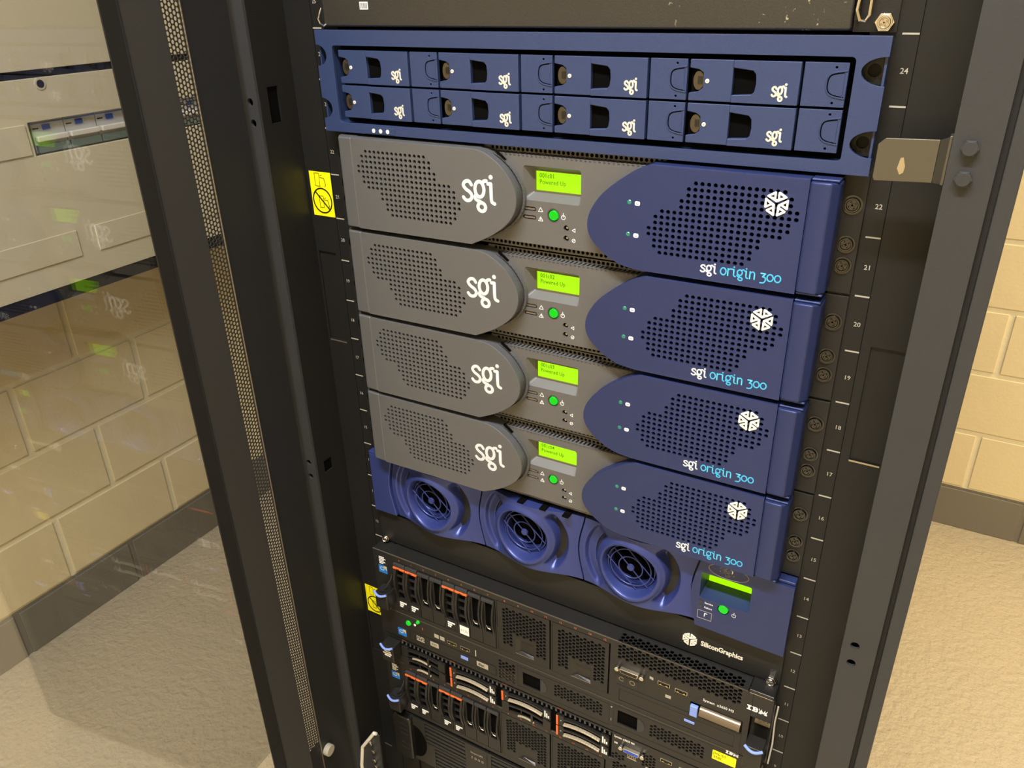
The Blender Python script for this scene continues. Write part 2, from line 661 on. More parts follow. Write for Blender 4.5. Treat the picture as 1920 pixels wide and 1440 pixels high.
for i, (lx, ly, sx, sy, w) in enumerate(LAMPS):
    lt = empty('ceiling_light', (lx, ly, CEIL))
    tag(lt, ['long white batten ceiling light in front of the rack', 'long white batten ceiling light behind and right of the rack'][i], 'ceiling light', 'batten ceiling lights')
    MB().box(-sx / 2 - 20, sx / 2 + 20, -sy / 2 - 15, sy / 2 + 15, -46, 0).build('housing', M_CEIL, lt, bevel=4)
    MB().box(-sx / 2, sx / 2, -sy / 2, sy / 2, -58, -46).build('diffuser', M_TUBE, lt, bevel=4)

# ------------------------------------------------------------------ breaker cabinet on the left wall
CX = -1010
cab = empty('breaker_cabinet', (WX, 200, 628))
CG = 0.5
tag(cab, 'beige wall-mounted breaker cabinet with blue switches, seen through the glass door', 'cabinet')


def cb(mb, y0, y1, z0, z1, d0, d1):
    """d measured out of the cabinet front"""
    return mb.box(CX - WX + d0, CX - WX + d1, y0 - 200, y1 - 200, z0 - 628, z1 - 628)


def ywall_plate(outline, holes, d0, d1):
    mb = MB().plate([(y - 200, z - 628) for y, z in outline], [[(y - 200, z - 628) for y, z in h] for h in holes], 0, d1 - d0)
    mb.v = [(CX - WX + d0 + b, a, c) for a, b, c in mb.v]
    return mb


cb(MB(), -600, 760, 640, 1980, CG - (CX - WX), -45).build('body', M_CAB, cab, bevel=1)
cb(MB(), -600, 760, 628, 650, CG - (CX - WX), -2).build('plinth_strip', M_BLACK, cab)
ywall_plate(rect(-600, 760, 651, 980), [rrect(146, 512, 865, 917, 2)], -8, 0).build('lower_cover', M_CAB, cab, bevel=1)
cb(MB(), -600, 760, 992, 1980, -8, 0).build('upper_cover', M_CAB, cab, bevel=1)
cb(MB(), -600, 760, 978, 994, -45, -6).build('cover_gap', M_BLACK, cab)
for y0, y1, z0, z1 in ((-420, 140, 868, 915), (-300, 176, 692, 737), (210, 640, 692, 737)):
    cb(MB(), y0, y1, z0, z1, 0, 2.2).build('blank_strip', M_CAB, cab, bevel=1.2)
mb = MB().cyl((CX - WX, 183 - 200, 971 - 628), 9, 1.2, 'x', 24)
mb.build('lock', M_CAB, cab)
MB().cyl((CX - WX + 1.2, 183 - 200, 971 - 628), 6, 0.6, 'x', 24).build('keyhole', M_INK, cab)
for k in range(6):
    y0 = 158 + k * 58
    bk = cb(MB(), y0, y0 + 56, 866, 916, -40, -16).build('breaker', M_WHITE, cab, bevel=0.6)
    cb(MB(), y0 + 1, y0 + 55, 884, 893, -16, -5).build('toggle_bar', M_IVORY, bk, bevel=2)
    cb(MB(), y0 + 18, y0 + 31, 901, 909, -16, -13).build('test_button', M_VGA, bk, bevel=0.6)
    cb(MB(), y0 + 2, y0 + 12, 903, 905, -16, -15.6).build('marking', M_INK, bk)
    cb(MB(), y0 + 0.5, y0 + 55.5, 867, 879, -16, -9).build('label_cover', M_SMOKE, bk, bevel=0.6)
    cb(MB(), y0, y0 + 56, 911, 913, -16, -15.5).build('stripe', M_LBLU, bk)

# ================================================================== RACK
rack = empty('server_rack', (0, 0, FZ))
tag(rack, 'black open-door server rack with white unit numbers on its rails', 'rack')
RZ = -FZ  # local z offset


class R(MB):
    def build(s, name, m, parent=rack, **k):
        if parent is rack:
            s.v = [(a, b, c + RZ) for a, b, c in s.v]
        return MB.build(s, name, m, parent, **k)


TOP = 1950
for sg in (-1, 1):
    def X(a, b):
        return (min(sg * a, sg * b), max(sg * a, sg * b))
    x0, x1 = X(225, 288)
    hx = sorted((sg * 262, sg * 285.5))
    hol = [rect(hx[0], hx[1], zc, zc + 101) for zc in (750, 750 - 7 * U * 1.5, 750 + 7 * U * 1.5 + 40)]
    rl = R().plate(rect(x0, x1, -60, TOP), hol, 0, 2).build('rail', M_RAIL)
    a, b = X(260, 287.9)
    for h in hol:
        R().box(a, b, 2.02, 4, h[0][1] - 1, h[2][1] + 1).build('rail_recess', M_RAIL)
    a, b = X(225, 227)
    R().box(a, b, 2.02, 60, -60, TOP).build('rail_flange', M_RAIL)
    R().box(*X(254.8, 255.2), -0.15, -0.02, -60, TOP).build('rail_seam', M_DARK)
    # post
    px = X(288, 314)
    ho = [ngon(sg * 297.5, z, 3.6, 16) for z in ((610, 591) if sg > 0 else (1006, 987, 610, 591))]
    R().plate(rect(px[0], px[1], -60, TOP), ho, -50, -47).build('frame_post', M_POST)
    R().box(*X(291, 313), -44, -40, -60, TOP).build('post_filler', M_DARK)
    fz = [(-60, 592), (622, 975), (1015, TOP)]
    mb = R()
    for k, (za, zb) in enumerate(((-60, 590), (606, 985), (1018, TOP))):
        mb.box(*X(288, 290), -46.98, -0.02, za, zb)
    for za, zb in ((590, 606), (985, 1018)):
        mb.box(*X(288, 290), -46.98, -36, za, zb)
        mb.box(*X(288, 290), -22, -0.02, za, zb)
    mb.build('post_return', M_RAIL)
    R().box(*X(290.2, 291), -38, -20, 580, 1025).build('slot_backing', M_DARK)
    R().box(*X(314, 318), -46.5, -40, -60, TOP).build('door_seal', M_RUB)
    R().box(*X(318.1, 328), -50, 880, -60, TOP).build('side_panel', M_POST, bevel=1.0)
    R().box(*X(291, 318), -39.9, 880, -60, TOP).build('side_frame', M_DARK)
R().box(-318, 318, -40, 880, TOP + 0.1, TOP + 12).build('roof_panel', M_POST)
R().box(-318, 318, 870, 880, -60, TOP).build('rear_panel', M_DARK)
R().box(-328, 328, -45, 880, -72, -60.1).build('floor_panel', M_DARK)
for sx in (-280, 280):
    for sy in (20, 820):
        R().cyl((sx, sy, FZ), 22, 28, 'z', 16).build('foot', M_RUB)
R().box(-224, 224, 2.1, 4, -60, 131).build('front_blanking_panel', M_RAIL)

# unit marks
for n in range(3, 28):
    for sg in (-1, 1):
        a, b = sorted((sg * 244.5, sg * 254.6))
        R().box(a, b, -0.3, -0.02, n * U - 0.55, n * U + 0.55).build('unit_tick', M_DIM)
        t = text('unit_number', str(n + 1), sg * 249.6, (n + 0.5) * U - 1.7 + RZ, 3.6, -0.02, M_DIM, rack, thick=0.01, depth=0.12, align='CENTER')
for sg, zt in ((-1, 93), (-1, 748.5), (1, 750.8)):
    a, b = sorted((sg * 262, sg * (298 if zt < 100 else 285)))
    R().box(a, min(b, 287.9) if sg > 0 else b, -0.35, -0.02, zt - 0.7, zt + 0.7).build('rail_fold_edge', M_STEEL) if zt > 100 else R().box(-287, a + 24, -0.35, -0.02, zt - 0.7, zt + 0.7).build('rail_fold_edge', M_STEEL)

# latch keeper on the right post
lk = R()
lk.plate([(246, 984), (247, 981.6), (281, 983), (281, 1009.5), (250, 1008.5), (246, 1004.5)], [], -38, -36)
M_KEEP = mat('dull_olive_steel', (100, 96, 86), 0.42, 0.7, 0.1, 200, 0.1)
lk.frustum(rect(280.9, 282, 983, 1009.5), -38, rect(286, 287, 984, 1013), -46)
lk.box(286, 287.9, -46.9, -36, 984, 1013.5)
keeper = lk.build('latch_keeper', M_KEEP, bevel=0.5)
MB().prism([(259.5, 990.5 + RZ), (261.5, 986.6 + RZ), (263.6, 988 + RZ), (264, 992 + RZ), (262.3, 997.5 + RZ), (260.6, 997 + RZ)], -38.25, -38.02).build('reflection_patch', M_STEEL, rack)  # bright reflection on the keeper, laid on as a small steel patch
for z in (1008, 990):
    hexbolt('bolt', 298, -50.02, z + RZ, 5.2, M_POST, rack)
mb = R()
mb.plate([(-262, 110), (-250, 112), (-249, 180), (-256, 184), (-281, 142), (-288, 100), (-290, 60), (-262, 60)], [], -49, -46.9)
hb = mb.build('hinge_bracket', M_POST)
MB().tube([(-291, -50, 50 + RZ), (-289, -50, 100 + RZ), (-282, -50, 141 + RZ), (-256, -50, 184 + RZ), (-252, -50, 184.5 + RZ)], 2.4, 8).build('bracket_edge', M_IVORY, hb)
for x, z in ((-264, 160), (-261, 146), (-261, 128), (-260, 116)):
    hexbolt('bracket_screw', x, -49.05, z + RZ, 3.3, M_CHROME, hb)


def sticker(z0, part):
    sk = R().box(-284, -256, -0.35, -0.02, z0, z0 + 45).build('warning_sticker', M_YEL)
    c = (-270, z0 + 16 + RZ)
    mb = MB()
    mb.ribbon(arc(c[0], c[1], 12, 12.5, 0, 360, 36), 1.2, -0.7, -0.35)
    mb.ribbon([(c[0] - 8.6, c[1] + 8.8), (c[0] + 8.6, c[1] - 8.8)], 1.2, -0.72, -0.35)
    mb.build('prohibition_ring', M_INK, sk)
    mb = MB()
    for ox, oz, k in ((-277, z0 + 30.5, 1), (-274, z0 + 9, .9)):
        oz += RZ
        mb.ribbon([(ox, oz), (ox + 6 * k, oz), (ox + 6 * k, oz + 13 * k), (ox, oz + 13 * k)], 0.35, -0.6, -0.35, closed=True, cap=4)
        mb.ribbon([(ox + 7 * k, oz + 9 * k), (ox + 12 * k, oz + 8.5 * k), (ox + 13.5 * k, oz + 2 * k), (ox + 12.5 * k, oz)], 0.5, -0.6, -0.35, cap=4)
        mb.ribbon([(ox + 7 * k, oz + 10.5 * k), (ox + 9.5 * k, oz + 11.5 * k)], 0.4, -0.6, -0.35, cap=4)
    mb.build('pictogram', M_INK, sk)


sticker(889.5, 0)
sticker(353, 1)

# ------------------------------------------------------------------ glass door, opened
A45 = radians(4.5)
DZ0, DZ1 = -40, 1940


def up(mb):
    mb.v = [(a, c, b) for a, b, c in mb.v]
    return mb


mb = up(MB().prism([(139, 0.3), (139, 2), (108.2, 14), (106.5, 12.6), (137, 0.3)], DZ0 + RZ, DZ1 + RZ))
mb2 = up(MB().prism([(88.8, 14), (34, 14), (34, -4), (37, -4), (37, 11), (88.8, 12.6)], DZ0 + RZ, DZ1 + RZ))
mb.add(mb2.v, mb2.f)
door = mb.build('door', M_DOOR, rack)
tag(door, 'charcoal glass door swung open to the left')
door.rotation_euler = (0, 0, -(pi / 2 - A45))
door.location = (-316 * cos(A45) * S, -316 * sin(A45) * S, 0)
holes = []
pt = 4.3
c = 0
t = 91.2
while t < 107.5:
    z = 214 + (pt / 2 if c % 2 else 0)
    while z < 1330:
        holes.append(ngon(t, z + RZ, 1.88, 8, pi / 8))
        z += pt
    c += 1
    t += 3.75
MB().plate(rect(88.85, 108.2, DZ0 + RZ, DZ1 + RZ), holes, 12.7, 13.7).build('perforated_strip', M_DOOR, door)
MB().box(88.0, 88.8, 14, 15.2, DZ0 + RZ, DZ1 + RZ).build('strip_edge', M_STEEL, door)
MB().box(137.0, 156, -0.3, 1.2, 262 + RZ, DZ1 + RZ).build('glass_border', M_RUB, door)
MB().box(137.0, 156, -0.3, 1.2, DZ0 + RZ, 261.5 + RZ).build('lower_border', M_DOOR, door)
MB().box(139.05, 140, 1.25, 2.8, DZ0 + RZ, DZ1 + RZ).build('border_bead', M_DOOR, door)
MB().box(137, 600, -4.6, -0.4, 261 + RZ, DZ1 + RZ).build('glass_pane', glass_mat(), door)
MB().box(600, 640, -5, 14, DZ0 + RZ, DZ1 + RZ).build('handle_stile', M_DOOR, door, bevel=1)
MB().box(139, 600, -5, 10, DZ0 + RZ, 0 + RZ).build('bottom_rail', M_DOOR, door, bevel=1)
MB().box(139, 600, -5, 10, 1900 + RZ, DZ1 + RZ).build('top_rail', M_DOOR, door, bevel=1)
MB().cyl((79, 14, 187 + RZ), 8, 8, 'y', 24).build('door_knob', M_DIM, door, bevel=1)


# ================================================================== TOP DEVICE (only its lower edge shows)
tb = empty('shelf_unit', (0, 0, 24 * U))
tag(tb, 'scratched black metal shelf unit at the very top, above the blue disk array', 'rack unit')
M_SCR = mat('scratched_black_metal', (50, 48, 44), 0.36, 0.0, 0.3, 900)
nt = M_SCR.node_tree
tcn = nt.nodes.new('ShaderNodeTexCoord')
nz = nt.nodes.new('ShaderNodeTexNoise')
nz.inputs['Scale'].default_value = 260
nz.inputs['Detail'].default_value = 5
nz2 = nt.nodes.new('ShaderNodeTexNoise')
nz2.inputs['Scale'].default_value = 9
rp = nt.nodes.new('ShaderNodeValToRGB')
rp.color_ramp.elements[0].position = 0.66
rp.color_ramp.elements[1].position = 0.70
mu = nt.nodes.new('ShaderNodeMath')
mu.operation = 'MULTIPLY'
rp2 = nt.nodes.new('ShaderNodeValToRGB')
rp2.color_ramp.elements[0].position = 0.55
rp2.color_ramp.elements[1].position = 0.62
mxn = nt.nodes.new('ShaderNodeMix')
mxn.data_type = 'RGBA'
mxn.inputs['A'].default_value = srgb((50, 48, 44))
mxn.inputs['B'].default_value = srgb((150, 142, 120))
nt.links.new(tcn.outputs['Object'], nz.inputs['Vector'])
nt.links.new(tcn.outputs['Object'], nz2.inputs['Vector'])
nt.links.new(nz.outputs['Fac'], rp.inputs[0])
nt.links.new(nz2.outputs['Fac'], rp2.inputs[0])
nt.links.new(rp.outputs[0], mu.inputs[0])
nt.links.new(rp2.outputs[0], mu.inputs[1])
nt.links.new(mu.outputs[0], mxn.inputs['Factor'])
nt.links.new(mxn.outputs['Result'], nt.nodes['Principled BSDF'].inputs['Base Color'])
MB().box(-236, 214, -6, -0.3, 1.5, 130).build('drawer_front', M_SCR, tb, bevel=2)
MB().box(-241, -236.5, -2, -0.1, 0.8, 130).build('mounting_ear', M_BLACK, tb)
MB().box(214.6, 241, -2, -0.1, 0.8, 130).build('mounting_ear', M_BLACK, tb)
MB().box(-221, 214, -0.2, 300, 1.5, 130).build('drawer_body', M_BLACK, tb)
MB().box(215.2, 218, -7, -2, 8, 130).build('hinge_strip', M_BLACK, tb)
MB().tube([(217, -8, 21), (216.5, -9, 14), (219, -9, 8), (222, -8, 7.5), (224, -7, 11), (224, -6.5, 24), (224, -6, 60)], 1.1, 8).build('wire_hook', M_CHROME, tb)
MB().tube([(-234, -9, 17), (-236, -10, 12), (-238, -10, 8), (-236, -10, 4), (-232, -10, 2.5), (-230, -9, 4)], 0.9, 8).build('wire_hook', M_CHROME, tb)
hexbolt('hex_screw', 233.5, -2.05, 6.8, 6.0, M_CHROME, tb)
screw('hex_screw_recess', 233.5, -6.6, 6.8, 4.0, M_STEEL, tb)
MB().box(-192, -183, -6.35, -6.02, 15.5, 21.5).build('barcode_label', M_WHITE, tb)
mb = MB()
for k in range(7):
    mb.box(-191 + k * 1.1, -190.5 + k * 1.1, -6.5, -6.36, 16.3, 20.7)
mb.build('barcode', M_INK, tb)

# ================================================================== DISK ARRAY
da = empty('disk_array', (0, 0, 22 * U))
tag(da, 'navy blue disk array holding eight drive modules, near the top of the rack', 'disk array')
DY = -14
out = [(-241, 0.6), (241, 0.6)]
out += [(241, 12)] + [(241 - 15.5 * sin(radians(a)), 21.2 - 9 * cos(radians(a))) for a in range(0, 181, 15)] + [(241, 58)]
out += [(241 - 15.5 * sin(radians(a)), 67 - 9 * cos(radians(a))) for a in range(15, 181, 15)] + [(241, 88.3), (-241, 88.3)]
out += [(-241 + 11 * sin(radians(a)), 67 + 9 * cos(radians(a))) for a in range(0, 181, 15)]
out += [(-241 + 11 * sin(radians(a)), 21.2 + 9 * cos(radians(a))) for a in range(0, 181, 15)]
MB().plate(out, [rrect(-222.5, 221.5, 9.2, 75.6, 3)], DY, DY + 3).build('bezel_frame', M_NAVY, da, bevel=0.9)
MB().wall(inset(rrect(-223.5, 222.5, 8.2, 76.6, 3), 0), DY + 3.02, -0.1, -2).build('bay_lip', M_NAVY, da)
MB().wall(inset(rect(-240, 240, 1.2, 87.7), 0), DY + 3.02, -0.1, 1.5).build('frame_side', M_NAVY, da)
MB().box(-222, 221, 1, 500, 1, 88).build('chassis', M_BLACK, da)
MB().box(-222.3, 221.3, -0.08, 0.95, 8.3, 76.5).build('bay_back', M_DARK, da)
for sg in (-1, 1):
    for z in (21.2, 67):
        a, b = sorted((sg * 224.5, sg * 239))
        pk = MB().plate(rrect(a, b, z - 9, z + 9, 1), [ngon(sg * 232.5, z, 4.2, 20)], -5, -3.5).build('screw_pocket', M_BLACK, da)
        MB().cyl((sg * 232.5, -0.2, z), 4.4, -1.5, 'y', 18).build('screw_head', M_RUB, pk)
MB().box(-193, -159, DY - 0.5, DY + 0.2, 1.2, 7.5).build('indicator_strip', M_NAVY, da, bevel=0.3)
for x in (-183, -175, -167):
    MB().cyl((x, DY - 0.5, 4.1), 1.9, -0.3, 'y', 16).build('indicator_mark', M_IVORY, da)


def drive_module():
    d = empty('drive_module', (0, 0, 0))
    MB().box(0.8, 105, DY + 6, -0.2, 0.8, 27.6).build('core', M_DARK, d)
    lens = [(-0.0, 5.5), (7, 6.8), (10, 9), (10.8, 14), (10, 19.5), (7, 21.5), (-0.0, 22.6)]
    outl = [(0, 0.3), (31.4, 0.3), (31.4, 28.4), (0, 28.4), lens[6], lens[5], lens[4], lens[3], lens[2], lens[1], lens[0]]
    MB().plate(outl, [], DY + 2, DY + 5.9).build('lock_face', M_NAVY, d, bevel=0.5)
    win = rounded([(32.6, 5.6), (46.0, 6.3), (47.6, 8.5), (48.2, 13.5), (47.4, 19.5), (45.5, 21.6), (32.6, 23.0)], 1.4)
    win = [(31.5, 5.2), (45.5, 6.2), (47.4, 8), (48.2, 13.5), (47.6, 19.5), (45.5, 21.8), (31.5, 23.4)]
    outw = [(31.5, 0.3), (77.6, 0.3), (77.6, 28.4), (31.5, 28.4)] + win[::-1]
    MB().plate(outw, [], DY + 0.6, DY + 5.9).build('cover', M_NAVY, d, bevel=0.6)
    MB().box(31.5, 48.6, DY + 5.4, DY + 5.9, 5, 23.6).build('finger_recess', M_DARK, d)
    st = [(79.2, 0.3), (107.4, 0.3), (107.4, 28.4), (79.2, 28.4)]
    MB().plate(st, [ngon(99.6, 25.4, 0.85, 10), ngon(99.6, 2.9, 0.85, 10)], DY + 2.2, DY + 5.9).build('handle_end', M_NAVY, d, bevel=0.4)
    hp = smooth_path([(107, 5.8), (99, 7.2), (95.3, 10), (94.4, 14.5), (95.2, 19.5), (98.5, 22), (107, 23.4)], 3)
    MB().tube([(x, DY + 2.2, z) for x, z in hp], 0.6, 6).tube([(105.4, DY + 2.2, 6.2), (105.4, DY + 2.2, 22.9)], 0.3, 6).build('handle_outline', M_NAVY, d)
    MB().ribbon(inset(hp, 0.9)[:-1], 0.7, DY + 2.05, DY + 2.19).build('groove_shade', M_DARK, d)  # groove shading drawn as a dark ribbon on the handle face
    lk_ = MB().cyl((6.6, DY + 5.5, 14), 6.6, -2.4, 'y', 24)
    lk_.v = [(6.6 + (x - 6.6) * 0.62, y, z) for x, y, z in lk_.v]
    lo = lk_.build('lock', mat('bronze_lock', (84, 76, 62), 0.25, 0.6), d, bevel=0.4)
    MB().box(6.2, 9.4, DY + 2.6, DY + 3.2, 12, 17).build('key_slot', M_INK, lo)
    MB().cyl((13.4, DY + 2, 14), 1.5, -0.5, 'y', 14).build('indicator_lens', M_IVORY, d)
    MB().cyl((13.4, DY + 1.5, 14), 0.7, -0.25, 'y', 10).build('indicator_core', M_DIM, d)
    strokes('lettering', 'sgi', 59.5, 5.6, 6.6, 1.35, DY + 0.6, M_IVORY, d, depth=0.25)
    return d


dm = drive_module()
PX = 109.25
names = ['left end', 'second from left', 'second from right', 'right end']
k = 0
for r_, zr in ((0, 43.4), (1, 13.6)):
    for c_ in range(4):
        o = dm if k == 0 else copy_tree(dm)
        k += 1
        o.parent = None
        o.location = ((-217.5 + c_ * PX) * S, 0, (22 * U + zr) * S)
        tag(o, 'navy drive module in the %s row of the blue disk array, %s' % ('upper' if r_ == 0 else 'lower', names[c_]), 'drive module', 'drive modules of the blue disk array')

# ================================================================== GREY AND BLUE SERVERS (2U each)
ROWZ = [75.8 - 4.72 * i for i in range(13)]
GX0 = [-187, -192, -192, -197, -197, -192, -192, -187, -172, -172, -167, -167, -162]
CNT = [14, 16, 16, 18, 18, 20, 21, 20, 18, 18, 16, 16, 14]
BX0 = [125, 120, 120, 115, 115, 100, 95, 95, 90, 90, 95, 95, 100]
BY = -23
NUMS = ['01', '02', '03', '04']


def origin_server():
    o = empty('rack_server')
    MB().box(-222, 222, 2.2, 600, 1.5, 87.5).build('chassis', M_BLACK, o)
    MB().box(-222, 222, 0.2, 2, 1.5, 87.5).build('inner_face', M_DARK, o)
    for sg in (-1, 1):
        a, b = sorted((sg * 222.5, sg * 241))
        MB().box(a, b, -2.2, -0.4, 1, 87.8).build('mounting_ear', M_BLACK, o, bevel=0.3)
        for z in (66.7, 38.1, 22.2):
            screw('screw', sg * 232.6, -2.25, z, 5.6 if z > 60 else 5.2, M_BLKSCREW, o, True)
    # left grey pod
    curve = smooth_path([(-70, 86.6), (-58, 83.5), (-43, 73.5), (-33.5, 61.5), (-29.3, 51), (-30.6, 38), (-39, 25.5), (-55, 13.5), (-76, 3.2)], 4)
    pod = [(-203.6, 86.6)] + curve + [(-203.6, 2.2)]
    hol = []
    for i in range(13):
        hol += [ngon(GX0[i] - .6 + 5.02 * j, ROWZ[i], 1.62, 10) for j in range(CNT[i])]
    g = MB().plate(pod, hol, BY - 1, BY + 1.6).build('grey_grille', M_GREY, o)
    tag(g, 'metallic grey left grille')
    MB().wall(pod, BY + 1.62, -5, 1.8).build('grille_side', M_GREY, o)
    MB().tube([(x, BY - 0.1, z) for x, z in inset(pod, 0.6)], 0.95, 8, True).build('grille_edge', M_GREY, o)
    MB().plate(inset(pod, 2), [], -8, -7).build('grille_backing', M_DARK, o)
    e = MB().prism([(-203.7, BY - 1.2), (-203.7, -3), (-226, -3), (-226, -14), (-219, BY - 0.5)], 2.2, 87)
    e.v = [(a, c, b) for a, b, c in e.v]
    e.build('end_cap', M_GREY, o, bevel=1.4)
    strokes('lettering', 'sgi', -83, 41.5, 18.6, 3.1, BY - 1, M_WHITE, o, depth=0.15, sx=1.12)
    MB().ribbon([(x + 3.0, z) for x, z in curve[4:-2]], 1.3, -15, -12.1).build('trim_arc', M_GREY, o)
    MB().prism([(-47, 80.5), (-44, 78), (-51, 83.5), (-54, 85.5)], -16, -12.2).build('trim_notch', M_DARK, o)
    # right blue pod
    left = smooth_path([(89, 86.6), (74.5, 80), (52, 63), (40.5, 48), (36.8, 35), (40.5, 23), (53, 11.5), (68, 4.5), (84, 2.2)], 4)
    pod = [(x, z) for x, z in left] + [(205.5, 2.2), (205.5, 86.6)]
    hol = []
    for i in range(13):
        hol += [ngon(BX0[i] - .3 + 5.0 * j, ROWZ[i], 1.66, 10) for j in range(CNT[i])]
    g = MB().plate(pod, hol, BY, BY + 2.6).build('blue_grille', M_BLUE, o)
    tag(g, 'metallic blue right grille')
    MB().wall(pod, BY + 2.62, -5, 1.8).build('grille_side', M_BLUE, o)
    MB().tube([(x, BY + 0.9, z) for x, z in inset(pod, 0.6)], 0.95, 8, True).build('grille_edge', M_BLUE, o)
    MB().plate(inset(pod, 2), [], -8, -7).build('grille_backing', M_DARK, o)
    e = MB().prism([(205.6, -3), (205.6, BY), (208.5, BY - 2), (220, BY - 2.2), (226, BY + 4), (226, -3)], 4.2, 85.2)
    e.v = [(a, c, b) for a, b, c in e.v]
    e.build('end_cap', M_BLUE, o, bevel=1.6)
    for z_ in (85.3, 2.2):
        MB().box(206, 225, BY + 1, -4, z_, z_ + 1.9).build('end_cap_pin', M_BLUE, o, bevel=0.9)
    cube_logo('cube_emblem', 184.8, 67.2, 9.2, BY, M_IVORY, o, 1.1)
    strokes('lettering', 'sgi', 133.5, 8.8, 6.0, 1.15, BY, M_WHITE, o, depth=0.15, sx=1.32)
    tag(strokes('model_lettering', 'origin 300', 149.2, 8.8, 6.0, 0.95, BY, M_CYAN, o, depth=0.15, sx=1.42), 'cyan lettering')
    for z in (56.4, 30.8):
        MB().cyl((72.6, BY + .1, z), 2.0, -0.5, 'y', 18, 1.4).build('status_lamp', M_TEAL, o)
        MB().prism(rrect(77.3, 81.6, z - 2, z + 1.4, 1.2), BY - .15, BY).build('lamp_symbol', M_WHITE, o)
        MB().box(78.4, 80.5, BY - .25, BY - .15, z - .7, z - .3).build('lamp_symbol_bar', M_BLUE, o)
    # centre panel
    cp = [(-60, 7.5), (85, 7.5), (88, 30), (88, 83), (-62, 83), (-80, 45)]
    op = rrect(-28.5, 25.6, 45.6, 74.6, 2.5)
    hs = [op, ngon(0.3, 34.8, 5.0, 24)]
    for z in (38.2, 30.8):
        hs.append(rrect(-29.5, -16.3, z - 1.9, z + 1.9, 1.85, 5))
    for z in (25.2, 16.4):
        hs.append(ngon(12.4, z, 2.6, 16))
    MB().plate(cp, hs, -12, -9.5).build('centre_panel', M_GREY2, o)
    n = len(op)
    lo_ = rrect(-22.0, 23.0, 51.6, 70.2, 1.0)
    MB().frustum(op, -12, lo_, -3.6, caps=(False, False)).build('display_recess', M_GREY2, o)
    MB().plate(rrect(-23.5, 23.6, 50, 71.4, 1), [rect(-20.6, 22.4, 52.8, 69.2)], -4.2, -3.0).build('display_frame', M_LCDF, o)
    MB().box(-21.5, 23, -2.9, -2.2, 52, 70).build('display', M_LCD, o)
    # buttons
    MB().cyl((0.3, -9.4, 34.8), 4.3, -3.2, 'y', 28).build('power_button', M_GRN, o, bevel=0.7)
    MB().wall(ngon(0.3, 34.8, 5.0, 24), -12, -6, -1).build('button_collar', M_GREY2, o)
    for z in (38.2, 30.8):
        MB().prism(rrect(-28.2, -17.6, z - .9, z + .9, .9), -11.2, -10).build('slot_lamp', mat('brown_lens', (112, 102, 90), 0.3), o)
        MB().prism(rrect(-29.5, -16.3, z - 1.9, z + 1.9, 1.85, 5), -9.8, -9.6).build('slot_floor', M_BLKSCREW, o)
    for z in (25.2, 16.4):
        MB().cyl((12.4, -9.4, z), 1.1, -0.6, 'y', 12).build('pin_button', M_CHROME, o)
        MB().cyl((12.4, -9.2, z), 2.8, 0.4, 'y', 16).build('pin_well', M_DARK, o)
    y = -12
    mb = MB()
    for z in (38.2, 30.2):
        mb.ribbon([(-14, z - 1.4), (-9.8, z - 1.4), (-11.9, z + 2.2)], 0.45, y - .12, y, True, 6)
    mb.ribbon([(-11.9, 29.6), (-11.9, 31.2)], .5, y - .12, y)
    mb.ribbon(arc(9.7, 34.2, 1.8, 1.8, 0, 360, 14), .5, y - .12, y)
    mb.ribbon([(9.7, 34.5), (9.7, 37.8)], .5, y - .12, y)
    mb.ribbon([(18, 24.2), (20.8, 22.7), (20.8, 25.8)], .45, y - .12, y, True, 6)
    mb.ribbon(arc(19.6, 15.3, 1.5, 1.5, 0, 360, 12), .5, y - .12, y)
    mb.ribbon([(18.6, 14.6), (20.6, 16)], .4, y - .12, y)
    mb.build('panel_symbols', M_WHITE, o)
    # perforated rows above and below
    hl = [ngon(-62 + 4.25 * j, 85.9, 1.55, 10) for j in range(38)]
    MB().plate(rect(-70, 96, 83.6, 88.2), hl, -5, -4).build('upper_vent', M_GREY2, o)
    hl = [ngon(-72 + 4.25 * j, 4.2, 1.55, 10) for j in range(35)]
    MB().plate(rect(-80, 78, 1.2, 6.8), hl, -6.5, -5.5).build('lower_vent', M_GREY2, o)
    cmb = MB()
    for j in range(38):
        x = -62 + 4.1 * j
        cmb.add([(x, -12, 83), (x + 2.0, -12, 83), (x + 3.4, -5, 83.8), (x + 1.4, -5, 83.8), (x, -12, 81.6), (x + 2.0, -12, 81.6), (x + 3.4, -5, 82), (x + 1.4, -5, 82)],
                [(0, 1, 2, 3), (4, 7, 6, 5), (0, 4, 5, 1), (1, 5, 6, 2), (2, 6, 7, 3), (3, 7, 4, 0)])
    cmb.build('vent_comb', M_GREY2, o)
    MB().box(-70, 96, -3.9, -2.0, 83.6, 88.2).build('upper_vent_backing', M_DARK, o)
    MB().box(-80, 78, -5.4, -3.0, 1.2, 6.8).build('lower_vent_backing', M_DARK, o)
    return o


sv = origin_server()
for k in range(4):
    o = sv if k == 0 else copy_tree(sv)
    o.parent = None
    o.location = (0, 0, (20 - 2 * k) * U * S)
    tag(o, ['grey and blue rack server right under the blue disk array, topmost of the four',
            'grey and blue rack server, second from the top of the four',
            'grey and blue rack server, third from the top of the four',
            'grey and blue rack server just above the three blue fans, lowest of the four'][k], 'server', 'grey and blue rack servers')
for k, o in enumerate([q for q in bpy.data.objects if q.name.startswith('rack_server') and q.parent is None]):
    k = round((20 * U - o.location.z / S) / (2 * U))
    body = '001c%s\nPowered Up' % NUMS[k]
    t = text('display_text', body, -17.5, 63.6, 3.9, -2.95, M_LCDT, o, thick=0.008, depth=0.08, sx=0.86, sp=1.06)
    # second line spacing is part of the text mesh

